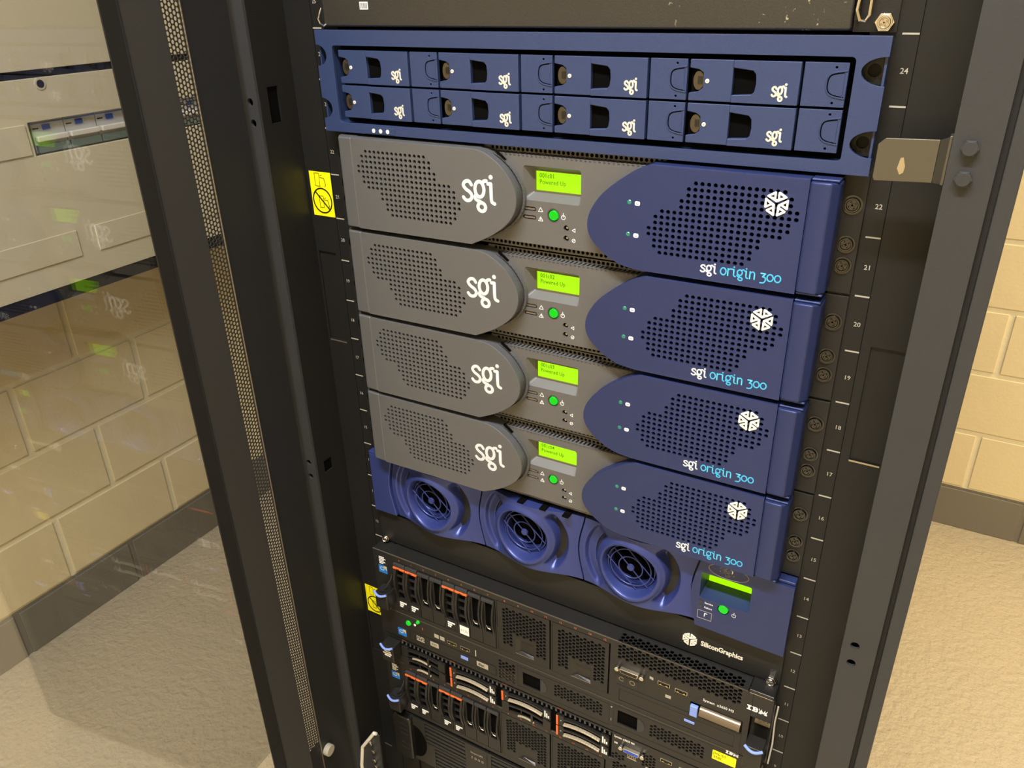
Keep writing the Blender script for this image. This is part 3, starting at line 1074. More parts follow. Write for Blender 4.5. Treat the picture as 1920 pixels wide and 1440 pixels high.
# ================================================================== FAN SHELF
pb = empty('fan_unit', (0, 0, 12 * U))
tag(pb, 'blue fan unit with three round fans and a small display, under the four grey servers', 'fan unit')
ZC = 44.6


def seam(z):
    t = (z - 5) / 80.0
    return -6.5 * sin(pi * min(max(t, 0), 1)) ** 1.3


def fan_face():
    W = 119.2

    def sm(e0, e1, v):
        t = min(max((v - e0) / (e1 - e0), 0), 1)
        return t * t * (3 - 2 * t)

    def fn(a, b):
        z = 5 + 80 * b
        u = -W / 2 + W * a
        x = u + seam(z)
        y = -6 - 11 * cos(pi * u / W) ** 2
        zz = z + 0.0
        dx, dz = (x + 6.5) + 1.5, (z - ZC) * 0.96
        r = math.hypot(dx, dz)
        ang = math.degrees(math.atan2(dz, dx))
        y -= 3.4 * math.exp(-((r - 31) / 4.0) ** 2)
        if r < 30:
            y += 10.5 * sm(30, 24.5, r)
        for side in (0, 180):
            da = abs((ang - side + 180) % 360 - 180)
            m_ = sm(50, 37, da) * sm(36.5, 40, r) * sm(53, 48.5, r)
            if side == 0:
                y += 11 * m_ * sm(52, 43, r)
            else:
                y += 5.5 * m_ + 7.5 * m_ * sm(41.5, 38, r) * sm(60, 30, abs(da - 20))
        return (x, y, zz)

    def keep(a, b):
        z = 5 + 80 * b
        x = -W / 2 + W * a + seam(z)
        r = math.hypot(x + 8.0, (z - ZC) * 0.96)
        if r < 24.3:
            return False
        ang = math.degrees(math.atan2((z - ZC) * 0.96, x + 8.0))
        return not (40.5 < r < 45.5 and abs(ang) < 27)
    mb = MB().grid(fn, 150, 100, keep)
    # top and bottom rims
    for b in (0, 1):
        for i in range(150):
            p, q = fn(i / 150, b), fn((i + 1) / 150, b)
            mb.add([p, q, (q[0], -3, q[2]), (p[0], -3, p[2])], [(0, 1, 2, 3)])
    for a in (0, 1):
        for j in range(100):
            p, q = fn(a, j / 100), fn(a, (j + 1) / 100)
            mb.add([p, q, (q[0], -2, q[2]), (p[0], -2, p[2])], [(0, 1, 2, 3)])
    return mb


ff = fan_face().build('fan_module', M_FAN, pb, smooth=True)
cxf, czf = -8.0, ZC
mb = MB()
for rr in (21.6, 12.6):
    mb.torus((cxf, -9.5, czf), rr, 0.65, 40, 6)
for off in (-13, 0, 13):
    L = math.sqrt(26.0 ** 2 - off ** 2)
    d = Vector((cos(radians(-45)), sin(radians(-45))))
    nn = Vector((-d.y, d.x))
    a_, b_ = Vector((cxf, czf)) + nn * off - d * L, Vector((cxf, czf)) + nn * off + d * L
    mb.tube([(a_.x, -9.5, a_.y), (b_.x, -9.5, b_.y)], 0.55, 6)
mb.cyl((cxf, -8.9, czf), 4.0, -1.8, 'y', 24, 3.4)
grl = mb.build('fan_grille', M_FAN, ff, smooth=False)
rot_ = MB().cyl((cxf, 3, czf), 9, -3, 'y', 28)
for k in range(7):
    a = 2 * pi * k / 7
    p = [Vector((r * cos(a + w), r * sin(a + w))) for r, w in ((9, 0), (24, 0.1), (24, 0.75), (9, 0.6))]
    rot_.add([(cxf + p[0].x, 1, czf + p[0].y), (cxf + p[1].x, 1, czf + p[1].y), (cxf + p[2].x, 5, czf + p[2].y), (cxf + p[3].x, 5, czf + p[3].y)], [(0, 1, 2, 3)])
rot_.build('fan_rotor', M_DARK, ff)
MB().wall(ngon(cxf, czf, 25.4, 40), -8, 6, 0.8).build('fan_duct', M_FAN, ff)
MB().prism(ngon(cxf, czf, 25.4, 40), 6.1, 7).build('fan_back', M_DARK, ff)
for i, cx0 in enumerate((-148.0, -27.2, 93.6)):
    if i == 0:
        f0 = ff
    else:
        f0 = copy_tree(ff, pb)
    f0.location = ((cx0) * S, 0, 0)
xs = [(-208.6 + seam(5 + 80 * t / 16), 5 + 80 * t / 16) for t in range(17)]
MB().prism([(-241, 4.6)] + xs + [(-241, 84.4)], -10, -1).build('left_cover', M_FAN, pb, bevel=1.2)
MB().box(-241, -226, -10, -1, 84.6, 87).build('left_lip', M_FAN, pb, bevel=.8)
xs = [(155.6 + seam(5 + 80 * t / 16), 5 + 80 * t / 16) for t in range(17)]
LC = rrect(157.5, 204.5, 40.5, 70.5, 2)
pts_ = [(240.5, 3.0)] + [(240.5, 84.5)] + xs[::-1]
MB().plate(pts_, [LC, ngon(181, 34, 5.6, 24)], -13.5, -10.5).build('display_cover', M_BLUE, pb)
MB().wall(pts_[::-1] if False else pts_, -10.48, -1, 2).build('display_cover_side', M_BLUE, pb)
MB().box(225, 240.5, -11, -1, 85, 88.2).build('corner_block', M_BLUE, pb, bevel=1)
MB().frustum(LC, -13.5, rrect(159.5, 204, 44.5, 70.0, 1), 9.0, caps=(False, False)).build('display_recess', M_BLUE, pb)
MB().box(159, 204.4, 9.1, 10, 44, 70.6).build('display', M_LCD, pb)
MB().ribbon(arc(182, 79, 18.5, 7.4, 0, 360, 40), .5, -13.8, -13.5, cap=5).build('badge_outline', M_DIM, pb)
strokes('lettering', 'sgi', 174, 77.0, 6.2, 1.0, -13.5, M_WHITE, pb, depth=.15, sx=1.3)
MB().cyl((181, -10, 34), 4.6, -3.4, 'y', 26).build('power_button', M_GRN, pb, bevel=.7)
MB().cyl((181, -9.8, 34), 5.8, 1, 'y', 20).build('button_well', M_DARK, pb)
mb = MB()
mb.ribbon(arc(191.5, 31.5, 1.9, 1.9, 120, 420, 14), .5, -13.65, -13.5)
mb.ribbon([(191.5, 32), (191.5, 35)], .5, -13.65, -13.5)
mb.ribbon([(164.2, 19), (164.2, 22.6), (166.6, 22.6)], .8, -13.65, -13.5)
mb.build('panel_symbols', M_WHITE, pb)
MB().ribbon([(157.5, 15.5), (171, 15.5), (171, 25), (157.5, 25)], .4, -13.6, -13.5, True, 5).build('symbol_box', M_DIM, pb)
for z, w in ((36, 'Service'), (30.5, 'Failure')):
    MB().cyl((159.5, -13.5, z), 1.9, -.3, 'y', 16).build('status_lamp', M_BLKSCREW, pb)
    text('status_text', w, 163.2, z - 1.2, 2.0, -13.5, M_WHITE, pb, thick=.02, depth=.12)
MB().plate(rect(-239, 239, 2, 88), [ngon(c0 + cxf, ZC, 27, 32) for c0 in (-148.0, -27.2, 93.6)] + [rect(157, 207, 42, 74)], -0.9, -0.2).build('backing_plate', M_BLACK, pb)
mb = MB()
for x in (-40, -14, 12):
    mb.box(x, x + 7, -16, -3, 84.9, 86.6)
mb.build('top_slot', M_DARK, pb)

# blanking panel with the name
bp_ = empty('blanking_panel', (0, 0, 11 * U))
tag(bp_, 'black blanking panel with white cube emblem and lettering below the blue fans', 'blanking panel')
MB().box(-240.5, 240.5, -3.2, -0.95, 1.2, 44.0).build('panel', M_BLACK, bp_, bevel=.4)
cube_logo('cube_emblem', 150.2, 18.6, 8.0, -3.2, M_IVORY, bp_, 1.2)
text('lettering', 'SiliconGraphics', 161.5, 16.2, 6.1, -3.2, M_IVORY, bp_, thick=.035, depth=.5, sx=.80)
for x in (232.5, -232.5):
    hexbolt('cage_screw', x, -3.25, 6.4, 5.0, M_CHROME, bp_)
    screw('cage_screw_head', x, -7.8, 6.4, 4.2, M_CHROME, bp_)


# ================================================================== BLACK SERVERS
M_SILV = mat('satin_silver_plastic', (200, 188, 165), 0.3, 0.4)
M_ORGD = mat('orange_print', (220, 110, 70), 0.6)
IY = -23


def arc_band(mb, x0, x1, zb, rise, w, y0, y1, n=14, k=0.0):
    """arched band between x0 and x1: peak of height rise"""
    top = [(x0 + (x1 - x0) * i / n, zb + rise * (1 - (2 * i / n - 1 + k) ** 2)) for i in range(n + 1)]
    bot = [(x, z - w) for x, z in top]
    for i in range(n):
        mb.prism([bot[i], bot[i + 1], top[i + 1], top[i]], y0, y1)
    return mb


def latch(p, x0, x1, z0, z1, lefty, sticker_=False):
    """release latch with light blue rim; z1 = top of the latch body"""
    lb = MB().box(x0, x1, -40, IY - .1, z0, z1)
    b = lb.build('latch', M_SRV, p, bevel=1.2)
    m = MB().tube([(x0 + (x1 - x0) * t, -40.5 - 3.0 * sin(pi * t), z1 + 1.2 - 2.2 * sin(pi * t)) for t in [i / 8 for i in range(9)]], 1.5, 8)
    m.build('latch_rim', M_LBLU, b)
    if lefty:
        MB().cyl(((x0 + x1) / 2, -30, z1 - .1), (x1 - x0) * .40, 2.2, 'z', 20).build('latch_neck', M_RUB, b)
    arm = [((x0 + x1) / 2 + (x1 - x0) * .1, -34, z1 + 3), ((x0 + x1) / 2 + (x1 - x0) * .3, -33, z1 + 10), ((x0 + x1) / 2 + (x1 - x0) * .45, -28, z1 + 17), (x1 - 1, IY - 1.5, z1 + 22)]
    if lefty:
        MB().tube(smooth_path3(arm), 1.2, 8).build('latch_arm', M_SRV, b)
    if sticker_:
        mb = MB()
        for k in range(4):
            mb.box(x0 + 3 + (k % 2) * 2, x1 - 5 + (k % 3), -40.3, -40.02, z1 - 6 - 3.4 * k, z1 - 4 - 3.4 * k)
        mb.build('latch_label', M_IVORY, b)
    return b


def smooth_path3(pts, n=4):
    out = []
    m = len(pts)
    for i in range(m - 1):
        g = lambda k: Vector(pts[min(max(k, 0), m - 1)])
        p0, p1, p2, p3 = g(i - 1), g(i), g(i + 1), g(i + 2)
        for k in range(n):
            t = k / n
            out.append(tuple(0.5 * ((2 * p1) + (-p0 + p2) * t + (2 * p0 - 5 * p1 + 4 * p2 - p3) * t * t + (-p0 + 3 * p1 - 3 * p2 + p3) * t ** 3)))
    out.append(tuple(pts[-1]))
    return out


def slab_ibm(mb, x, z, h, y, d=.2, w=1.0):
    """blocky slab-serif I B M"""
    t = h * .30
    u = h * w
    def bx(a, b, c, e):
        mb.box(x + a * u, x + b * u, y - d, y, z + c * h, z + e * h)
    bx(0, .85, 0, .2); bx(0, .85, .8, 1); bx(.22, .63, .2, .8)
    o = 1.05
    bx(o, o + .95, 0, .2); bx(o, o + .95, .8, 1); bx(o + .15, o + .5, .2, .8); bx(o + .5, o + .92, .42, .58); bx(o + .78, o + 1.12, .14, .46); bx(o + .78, o + 1.12, .54, .86)
    o = 2.35
    bx(o, o + .55, 0, .2); bx(o + 1.1, o + 1.65, 0, .2); bx(o + .12, o + .43, .2, 1); bx(o + 1.22, o + 1.53, .2, 1)
    bx(o, o + .3, .8, 1); bx(o + 1.35, o + 1.65, .8, 1)
    mb.prism([(x + (o + .12) * u, z + h), (x + (o + .5) * u, z + h), (x + (o + .96) * u, z + .1 * h), (x + (o + .69) * u, z + .1 * h)], y - d, y)
    mb.prism([(x + (o + 1.15) * u, z + h), (x + (o + 1.53) * u, z + h), (x + (o + .96) * u, z + .1 * h), (x + (o + .69) * u, z + .1 * h)], y - d, y)
    return mb


def vga(p, x, z, w, col_, y=IY):
    """video port: metal shell with insert and two hex posts"""
    sh = rounded([(x - w * .36, z - 2.3), (x + w * .36, z - 2.3), (x + w * .42, z + 3.2), (x - w * .42, z + 3.2)], 1.5)
    v = MB().prism(sh, y - 4.5, y - .05).build('video_port', M_STEEL, p, bevel=.4)
    ins = inset(sh, 1.0)
    MB().prism(ins, y - 4.8, y - 4.55).build('port_insert', col_, v)
    mb = MB()
    for r in range(3):
        for k in range(5):
            mb.box(x - 3.8 + k * 1.8 - r * .3, x - 3.2 + k * 1.8 - r * .3, y - 5.0, y - 4.82, z - 1.1 + r * 1.3, z - .5 + r * 1.3)
    mb.build('pin_holes', M_INK, v)
    for sg in (-1, 1):
        MB().cyl((x + sg * w * .53, y - .05, z + .5), 2.9, -4.5, 'y', 6).build('hex_post', M_CHROME, v, bevel=.5)
    return v


def usb(p, x, z, y=IY, w=13):
    u = MB().box(x, x + w, y - .6, y - .05, z, z + 4.6).build('usb_port', M_STEEL, p)
    MB().box(x + .7, x + w - .7, y - .8, y - .62, z + .7, z + 4.0).build('port_opening', M_DARK, u)
    MB().box(x + 1.8, x + w - 1.8, y - 1.0, y - .82, z + 2.6, z + 3.6).build('port_tongue', M_SRV, u)
    MB().box(x + 2.2, x + 4, y - 1.0, y - .82, z + .8, z + 1.5).box(x + w - 4, x + w - 2.2, y - 1.0, y - .82, z + .8, z + 1.5).build('port_spring', M_GOLDP, u)


def cpu_badge(p, x, z, y=IY, big=False):
    b = MB().prism(rrect(x, x + 13, z, z + 11.5, 1), y - .3, y - .02).build('blue_badge', M_BADGE, p)
    MB().prism([(x + 7.5, z + 11), (x + 12.3, z + 11), (x + 12.3, z + 5)], y - .42, y - .31).build('badge_corner', M_GOLDP, b)
    MB().ribbon(arc(x + 5.4, z + 6.5, 3.2, 2.2, 20, 330, 12), .9, y - .42, y - .31).build('badge_swirl', M_WHITE, b)
    if big:
        k = MB().prism(rrect(x - 1, x + 15.5, z + 12, z + 27, 1), y - .3, y - .02).build('black_badge', M_RUB, p)
        mb = MB()
        for i in range(5):
            mb.box(x + 2, x + 8 + (i * 3) % 5, y - .45, y - .31, z + 14 + i * 2.4, z + 15.4 + i * 2.4)
        mb.build('badge_text', M_WHITE, k)


def ibm_2u(orange, white, top=True):
    o = empty('storage_server')
    MB().box(-221, 221, IY + 4.2, 600, 1, 88).build('chassis', M_BLACK, o)
    # face plate with an opening for the drives
    bays = rect(-210.6, -67.5, 6.5, 80.5)
    b1 = rect(-65.6, 3.2, 8.5, 82)
    b2 = rect(4.8, 73.6, 8.5, 82)
    hw = hexes(84, 212, 68, 87, 4.95, 2.3)
    MB().plate(rect(-241, 221.5, 0.8, 88.6), [bays, b1, b2, rrect(162.5, 215.5, 30, 46.5, 1)] + hw, IY, IY + 1.6).build('face_plate', M_SRV, o)
    MB().box(-241, 241, IY + 1.62, -0.2, 0.9, 3).build('lower_shelf', M_SRV2, o)
    MB().box(82, 214, IY + 1.7, IY + 3, 64, 88).build('vent_backing', M_DARK, o)
    MB().box(-241, -222, IY + 1.62, -.2, 3.05, 88.6).build('left_ear', M_SRV2, o)
    MB().box(221.6, 241, IY + 9, -.2, 3.05, 88.6).build('right_ear', M_SRV2, o)
    MB().box(221.6, 241, IY, IY + 8.9, 58, 88.6).build('right_ear_face', M_SRV, o, bevel=.4)
    tpl = MB().box(-241, 81, IY + 1.62, -4, 88.0, 88.9).build('top_cover', M_SRV, o)
    MB().box(-241, 216, IY - .25, IY + .9, 88.62, 89.4 if top else 88.8).build('top_edge', mat('pale_edge_plastic', (84, 78, 68), .4), o)  # thin top edge strip, paler than the face plate
    # curved perforated top
    hz = hexes(84, 212, 3, 15, 4.95, 2.3)
    tm = MB().plate(rect(81.5, 216, 1, 18), hz, -.5, .5)
    tm.v = [(x, IY + z - 1, (89.2 if top else 88.2) + y) for x, y, z in tm.v]
    tm.build('perforated_top', M_SRV, o)
    MB().box(82, 215, IY + 1, -6, 87.2, 88.0).build('top_backing', M_DARK, o)
    hd = MB().box(216.5, 241, IY, -4, 88.65 if top else 87, 92 if top else 88.8).build('top_tab', M_SRV2, o, bevel=1.5)
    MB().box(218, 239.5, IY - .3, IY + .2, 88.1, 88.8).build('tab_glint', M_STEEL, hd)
    # drives
    pitch = 17.8
    for i in range(8):
        x = -210.2 + i * pitch
        w = pitch - .7
        back = MB().box(x + 3.4, x + w - 3.4, IY + 3, IY + 4, 8, 78).build('bay_cavity', M_DARK, o)
        isd = i in orange
        if isd:
            d = MB()
            for sx in (x, x + w - 3.2):
                n = 10
                for k in range(n):
                    za, zb_ = 24 + 49 * k / n, 24 + 49 * (k + 1) / n
                    ya = IY - 5.0 * sin(pi * k / n)
                    yb = IY - 5.0 * sin(pi * (k + 1) / n)
                    d.add([(sx, ya, za), (sx + 3.2, ya, za), (sx + 3.2, yb, zb_), (sx, yb, zb_), (sx, IY + 3, za), (sx + 3.2, IY + 3, za), (sx + 3.2, IY + 3, zb_), (sx, IY + 3, zb_)],
                          [(0, 1, 2, 3), (0, 3, 7, 4), (1, 5, 6, 2)])
            for zc in (35, 47, 59):
                d.box(x + 3.2, x + w - 3.2, IY - .6, IY + 2, zc, zc + 1.6)
            d.box(x, x + w, IY - .6, IY + 3, 7.5, 24)
            dv = d.build('drive', M_SRV, o)
            MB().box(x + .2, x + w - .2, IY - 2.2, IY + 2, 74.5, 79.5).build('drive_cap', M_POST, dv, bevel=.5)
            MB().box(x + .2, x + w - .2, IY - 3.2, IY - .2, 71.7, 74.4).build('release_tab', M_ORG, dv, bevel=.5)
            lb = MB().box(x + 3, x + w - 1.4, IY - .85, IY - .62, 8.6, 21.5).build('capacity_label', M_WHITE if i in white else M_RUB, dv)
            if i in white:
                text('label_text', '4136', x + 4, 12.5, 4.2, IY - .85, M_DIM, lb, depth=.08, sx=.9)
            else:
                mb = MB()
                for k, wl in enumerate((10.4, 6.2, 4.6)):
                    mb.box(x + 3.8, x + 3.8 + wl, IY - 1.0, IY - .86, 18 - k * 3.1, 20.2 - k * 3.1)
                mb.build('label_text', M_WHITE, lb)
            MB().box(x + 6, x + 10, IY - 3.35, IY - 3.22, 72.4, 73.4).build('tab_mark', M_SRV2, dv)
        else:
            hol = [(x + 4.2, 27), (x + w - 3.2, 27), (x + w - 3.2, 72), (x + 4.2, 72)]
            d = MB().plate(rect(x, x + w, 7.5, 79), [hol], IY - .4, IY + 2.4)
            for sx in (x + .2, x + w - 3.2):
                for k in range(10):
                    za, zb_ = 27 + 46 * k / 10, 27 + 46 * (k + 1) / 10
                    ya, yb = IY - .42 - 4.2 * sin(pi * k / 10), IY - .42 - 4.2 * sin(pi * (k + 1) / 10)
                    d.add([(sx, ya, za), (sx + 2.4, ya, za), (sx + 2.4, yb, zb_), (sx, yb, zb_), (sx, IY, za), (sx + 2.4, IY, za), (sx + 2.4, IY, zb_), (sx, IY, zb_)],
                          [(0, 1, 2, 3), (0, 3, 7, 4), (1, 5, 6, 2)])
            dv = d.build('filler', M_SRV, o, bevel=.4)
            MB().box(x + 5.4, x + w - 6, IY + .2, IY + 2.4, 31, 36).build('filler_catch', M_SRV2, dv, bevel=.6)
            MB().tube([(x + 4.4, IY + .4, 37), (x + 7, IY - .4, 34), (x + 10.5, IY - .2, 33.5)], .45, 6).build('catch_rim', M_STEEL, dv)
            MB().box(x + .2, x + w - .2, IY - 2.4, IY - .41, 74, 78.6).build('filler_cap', M_POST, dv, bevel=.5)
        text('bay_number', str(i), x + w / 2, 83.0, 2.6, IY, M_ORGD, o, depth=.12, align='CENTER')
    for k, (xa, xb) in enumerate(((-65.0, 1.4), (5.4, 71.8))):
        wx = xa + 23
        fn_ = (lambda wx_: (lambda x, z: (wx_ - 3.5 < x < wx_ + 26.5 and 4 < z < 41)))(wx)
        hh = hexes(xa + 8.5, xb - 5, 22, 75.5, 4.95, 2.25, fn_)
        wn = rect(wx, wx + 23.5, 13.5, 36)
        bl = MB().plate(rect(xa, xb, 9, 81.4), hh + [wn], IY - .3, IY + 1.5).build('blank_grille', M_SRV, o)
        MB().box(xa + 1, xb - 1, IY + 2.8, IY + 3.5, 10, 81).build('grille_backing', M_DARK, bl)
        r0 = [(wx, 13.5), (wx + 23.5, 13.5), (wx + 23.5, 36), (wx, 36)]
        r1 = [(wx + 5, 16), (wx + 22, 15), (wx + 22, 33), (wx + 5, 33)]
        MB().frustum(r0, IY - .1, r1, IY + 2.7, caps=(False, True)).build('finger_pocket', M_SRV2, bl)
        MB().ribbon([(wx, 13.5), (wx + 23.5, 13.5)], .4, IY - .4, IY - .3).build('pocket_lip', M_STEEL, bl)
    for i in range(8, 16):
        text('bay_number', str(i), (-55 if i < 12 else 15) + (i % 4) * 17.3, 83.4, 2.6, IY, M_ORGD, o, depth=.12, align='CENTER')
    # right-hand controls
    vga(o, 96.5, 53.5, 26, M_INK)
    MB().prism([(118, 55), (122, 54.2), (122, 57.8), (118, 58.5)], IY - .12, IY).build('port_symbol', M_DIM, o)
    usb(o, 127, 52.6)
    usb(o, 145.5, 51.6)
    for x0, x1, z0, z1 in ((81.5, 93.2, 33.8, 43.5), (93.8, 105.5, 33.8, 43.5)):
        q = MB().box(x0, x1, IY - .3, IY - .02, z0, z1).build('small_plate', M_SRV2, o, bevel=.2)
    MB().ribbon(arc(87.4, 38.8, 2.6, 2.6, 40, 320, 10), .7, IY - .45, IY - .31).build('plate_symbol', M_STEEL, o)
    MB().ribbon(arc(99.6, 38.8, 2.8, 2.8, 0, 360, 12), .7, IY - .45, IY - .31).build('plate_symbol', M_STEEL, o)
    MB().box(81.5, 215.8, IY - .2, IY - .02, 30.2, 30.8).build('drawer_seam', M_POST, o)
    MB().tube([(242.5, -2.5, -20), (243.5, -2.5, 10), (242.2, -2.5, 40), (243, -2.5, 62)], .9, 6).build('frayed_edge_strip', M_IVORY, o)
    MB().plate(rect(82, 216, 2.5, 29.6), [rect(85.5, 210, 7.2, 24.2)], IY - .5, IY - .02).build('disc_drive_frame', M_SRV, o)
    dd_ = MB().box(86, 209.5, IY - .3, IY + 1, 7.7, 23.7).build('disc_drive', M_SRV, o, bevel=.3)
    MB().box(158, 169, IY - 1.2, IY - .32, 16.5, 19.5).build('eject_button', M_LBLU, dd_, bevel=.3)
    MB().box(136, 142, IY - .25, IY - .02, 38, 42).build('symbol_tile', M_DIM, o)
    MB().box(163, 171, IY - 3.2, IY + 1, 29.5, 43.4).build('release_slide', M_LBLU, o, bevel=.8)
    cy = MB().cyl((173, IY + 1.5, 38), 6.6, 41, 'x', 28)
    cy.build('grip_roll', mat('satin_grip', (120, 108, 92), .28, .5, .2, 1500), o)
    text('model_lettering', 'System  x3650 M3', 174.6, 53.6, 3.5, IY, M_WHITE, o, thick=.012, depth=.12, sx=.86)
    slab_ibm(MB(), 217.2, 66.0, 6.0, IY, .2, .81).build('maker_lettering', M_WHITE, o)
    cpu_badge(o, -234.5, 55.5, IY, True)
    b = latch(o, -231, -212.5, 14, 38, True)
    MB().prism([(-213, 28), (-211.7, 44), (-211.7, 62), (-206.7, 62), (-206.7, 28)], IY - 1, IY - .02).build('latch_slot', M_SRV2, o)
    screw('thumb_screw', -222, -26, 6.5, 3.2, M_STEEL, o)
    b = latch(o, 223, 240.5, 4, 36, False)
    MB().box(225, 240, IY + 7.0, IY + 8.9, 44, 57).build('latch_recess', M_STEEL, o, bevel=.5)
    screw('recess_screw', 233.5, IY + 6.9, 51, 4.2, M_STEEL, o)
    return o


s1 = ibm_2u((0, 1, 4, 5), (5,))
s1.location = (0, 0, 9 * U * S)
tag(s1, 'black server with upright drives and wide honeycomb grille, directly below the lettered blanking panel', 'server', 'black drive-bay servers')
s4 = ibm_2u((0, 1, 3, 4), (), False)
s4.location = (0, 0, 5 * U * S)
tag(s4, 'black server with upright orange-tabbed drives, low in the rack, resting above the louvred power unit', 'server', 'black drive-bay servers')

# ---- 1U server with two long grilles
o = empty('slim_server', (0, 0, 8 * U))
tag(o, 'slim black server with disc drive and yellow label, second black server from the top', 'server')
MB().box(-221, 221, IY + 4, 600, .8, 43.6).build('chassis', M_BLACK, o)
hA = hexes(9, 68, 17, 33.5, 4.6, 1.95)
hA = [h for h in hA]
hB = hexes(124, 184, 18, 36, 4.6, 1.95)
hM = hexes(-64, -44, 8, 36, 5.2, 2.3)
MB().plate(rect(-241, 221.5, .8, 43.8), [rect(-33.5, -8.5, 11.5, 31.5), rect(85, 108, 15.2, 35.2)] + hA + hB + hM, IY, IY + 1.6).build('face_plate', M_SRV, o)
MB().box(-66, 220, IY + 2.4, IY + 3.4, 2, 42).build('inner_face', M_DARK, o)
MB().box(-65, -43, IY + 1.8, IY + 2.3, 6, 21).build('inner_sheet', M_STEEL, o)
MB().box(-241, -222, IY + 1.62, -.2, .9, 43.6).build('left_ear', M_SRV2, o)
MB().box(221.6, 241, IY, -.2, .9, 43.6).build('right_ear', M_SRV2, o)
for x0, x1, z0, z1 in ((-40.5, 75, 6.5, 38.5), (80, 190, 9.5, 41)):
    MB().ribbon([(x0, z0), (x1, z0), (x1, z1), (x0, z1)], .5, IY - .25, IY - .02, True, 6).build('drawer_outline', M_SRV2, o)
for x0, z0 in ((-33.5, 11.5), (85, 15.2)):
    MB().prism([(x0 + 23, z0), (x0 + 27, z0 + 1)] + [(x0 + 25 + 6.5 * cos(radians(a)), z0 + 10 + 8.8 * sin(radians(a))) for a in range(-70, 71, 20)] + [(x0 + 27, z0 + 19), (x0 + 23, z0 + 20)], IY - .5, IY - .02).build('drawer_pull', M_POST, o, bevel=.2)
MB().box(-241, 216, IY - .25, IY + .9, 43.82, 44.2).build('top_edge', _m['pale_edge_plastic'], o)
MB().plate(rect(-197, -69.5, 6, 21.5), [rect(-196.2, -70.3, 6.8, 20.7)], IY - .4, IY - .02).build('disc_drive_frame', M_SRV2, o)
MB().box(-196, -70.6, IY - .3, IY - .02, 7, 20.5).build('disc_drive', M_SRV, o)
text('disc_logo', 'DVD', -186, 12.5, 5.5, IY - .32, M_DIM, o, thick=.04, depth=.1, sx=.75)
MB().box(-186, -174, IY - .45, IY - .32, 9.8, 11.6).build('disc_logo_bar', M_DIM, o)
q = MB().prism(rrect(-165, -152.5, 10.5, 18, .8), IY - .42, IY - .32).build('format_badge', M_DIM, o)
text('badge_text', 'RW', -163, 12.6, 3.4, IY - .43, M_INK, q, depth=.08)
MB().box(-119.5, -109, IY - 1.2, IY - .32, 12, 16.6).build('eject_button', M_LBLU, o, bevel=.3)
q = MB().prism(rrect(-97, -81, 10.6, 18.4, .6), IY - .42, IY - .32).build('disc_format_badge', M_DIM, o)
text('badge_text', 'disc', -95, 12.6, 4.2, IY - .43, M_INK, q, depth=.08, thick=.03)
usb(o, -138.5, 27.0)
usb(o, -119.5, 27.0)
for x in (-158, -149.5):
    MB().box(x, x + 6.6, IY - .2, IY - .02, 27.2, 33).build('status_tile', M_DIM, o)
MB().ribbon([(-98, 25), (-98, 29), (-98, 31), (-98, 34)], .9, IY - .15, IY - .02).build('usb_symbol', M_WHITE, o)
MB().cyl((-196.5, IY, 33), 3.9, -2.4, 'y', 24, 3.0).build('power_button', M_GRN, o, bevel=.5)
MB().cyl((-181.5, IY, 41), 2.6, -2.6, 'y', 20, 1.6).build('lit_lamp', M_GRN, o)
MB().cyl((-187, IY, 33.5), 1.7, -.4, 'y', 12).build('power_symbol', M_WHITE, o)
text('warning_mark', 'i', -176, 30.5, 4.2, IY, M_ORGD, o, depth=.12, thick=.03)
cpu_badge(o, -215, 6.5)
slab_ibm(MB(), 203.5, 39.5, 3.9, IY, .2, .83).build('maker_lettering', M_WHITE, o)
yl = MB().prism(rrect(190.5, 215, 23.5, 36.5, 1), IY - .35, IY - .02).build('yellow_label', M_YEL, o)
text('label_text', 'JV6-01', 191.5, 31.3, 3.4, IY - .36, M_INK, yl, depth=.08, sx=1.05)
text('label_text', '3581', 191.6, 26.2, 3.2, IY - .36, M_INK, yl, depth=.08, sx=1.05)
MB().cyl((77.7, IY, 36), 1.0, -.2, 'y', 12).build('lock_mark', M_DIM, o)
MB().box(77.4, 78.0, IY - .2, IY - .02, 15, 19).build('lock_mark_bar', M_DIM, o)

# ---- 1U server with lying drives
o = empty('slim_drive_server', (0, 0, 7 * U))
tag(o, 'slim black server with lying curved-handle drives and blue video port, third black server down', 'server')
MB().box(-221, 221, IY + 4, 600, .8, 43.6).build('chassis', M_BLACK, o)
MB().box(-241, 241, IY + 1.62, IY + 3.9, .9, 43.6).build('inner_face', M_DARK, o)
MB().box(-241, -212, IY, IY + 1.6, .9, 43.6).box(220, 241, IY, IY + 1.6, .9, 43.6).build('side_face', M_SRV, o)
MB().box(-222, -212.5, IY + 1.62, -.2, .9, 0.95).build('ear_gap', M_DARK, o)
wv = MB()
x = -211
while x < 79:
    wv.add([(x, IY, 36.6), (x + 2.4, IY, 36.6), (x + 3.4, IY - 2, 38.4), (x + 1.0, IY - 2, 38.4), (x, IY, 40.8), (x + 2.4, IY, 40.8)], [(0, 1, 2, 3), (3, 2, 5, 4)])
    x += 6.1
wv.build('crimped_vent', M_POST, o)
MB().box(-212, 79.5, IY - .2, IY + 1.5, 41, 43.4).build('upper_lip', M_SRV2, o)
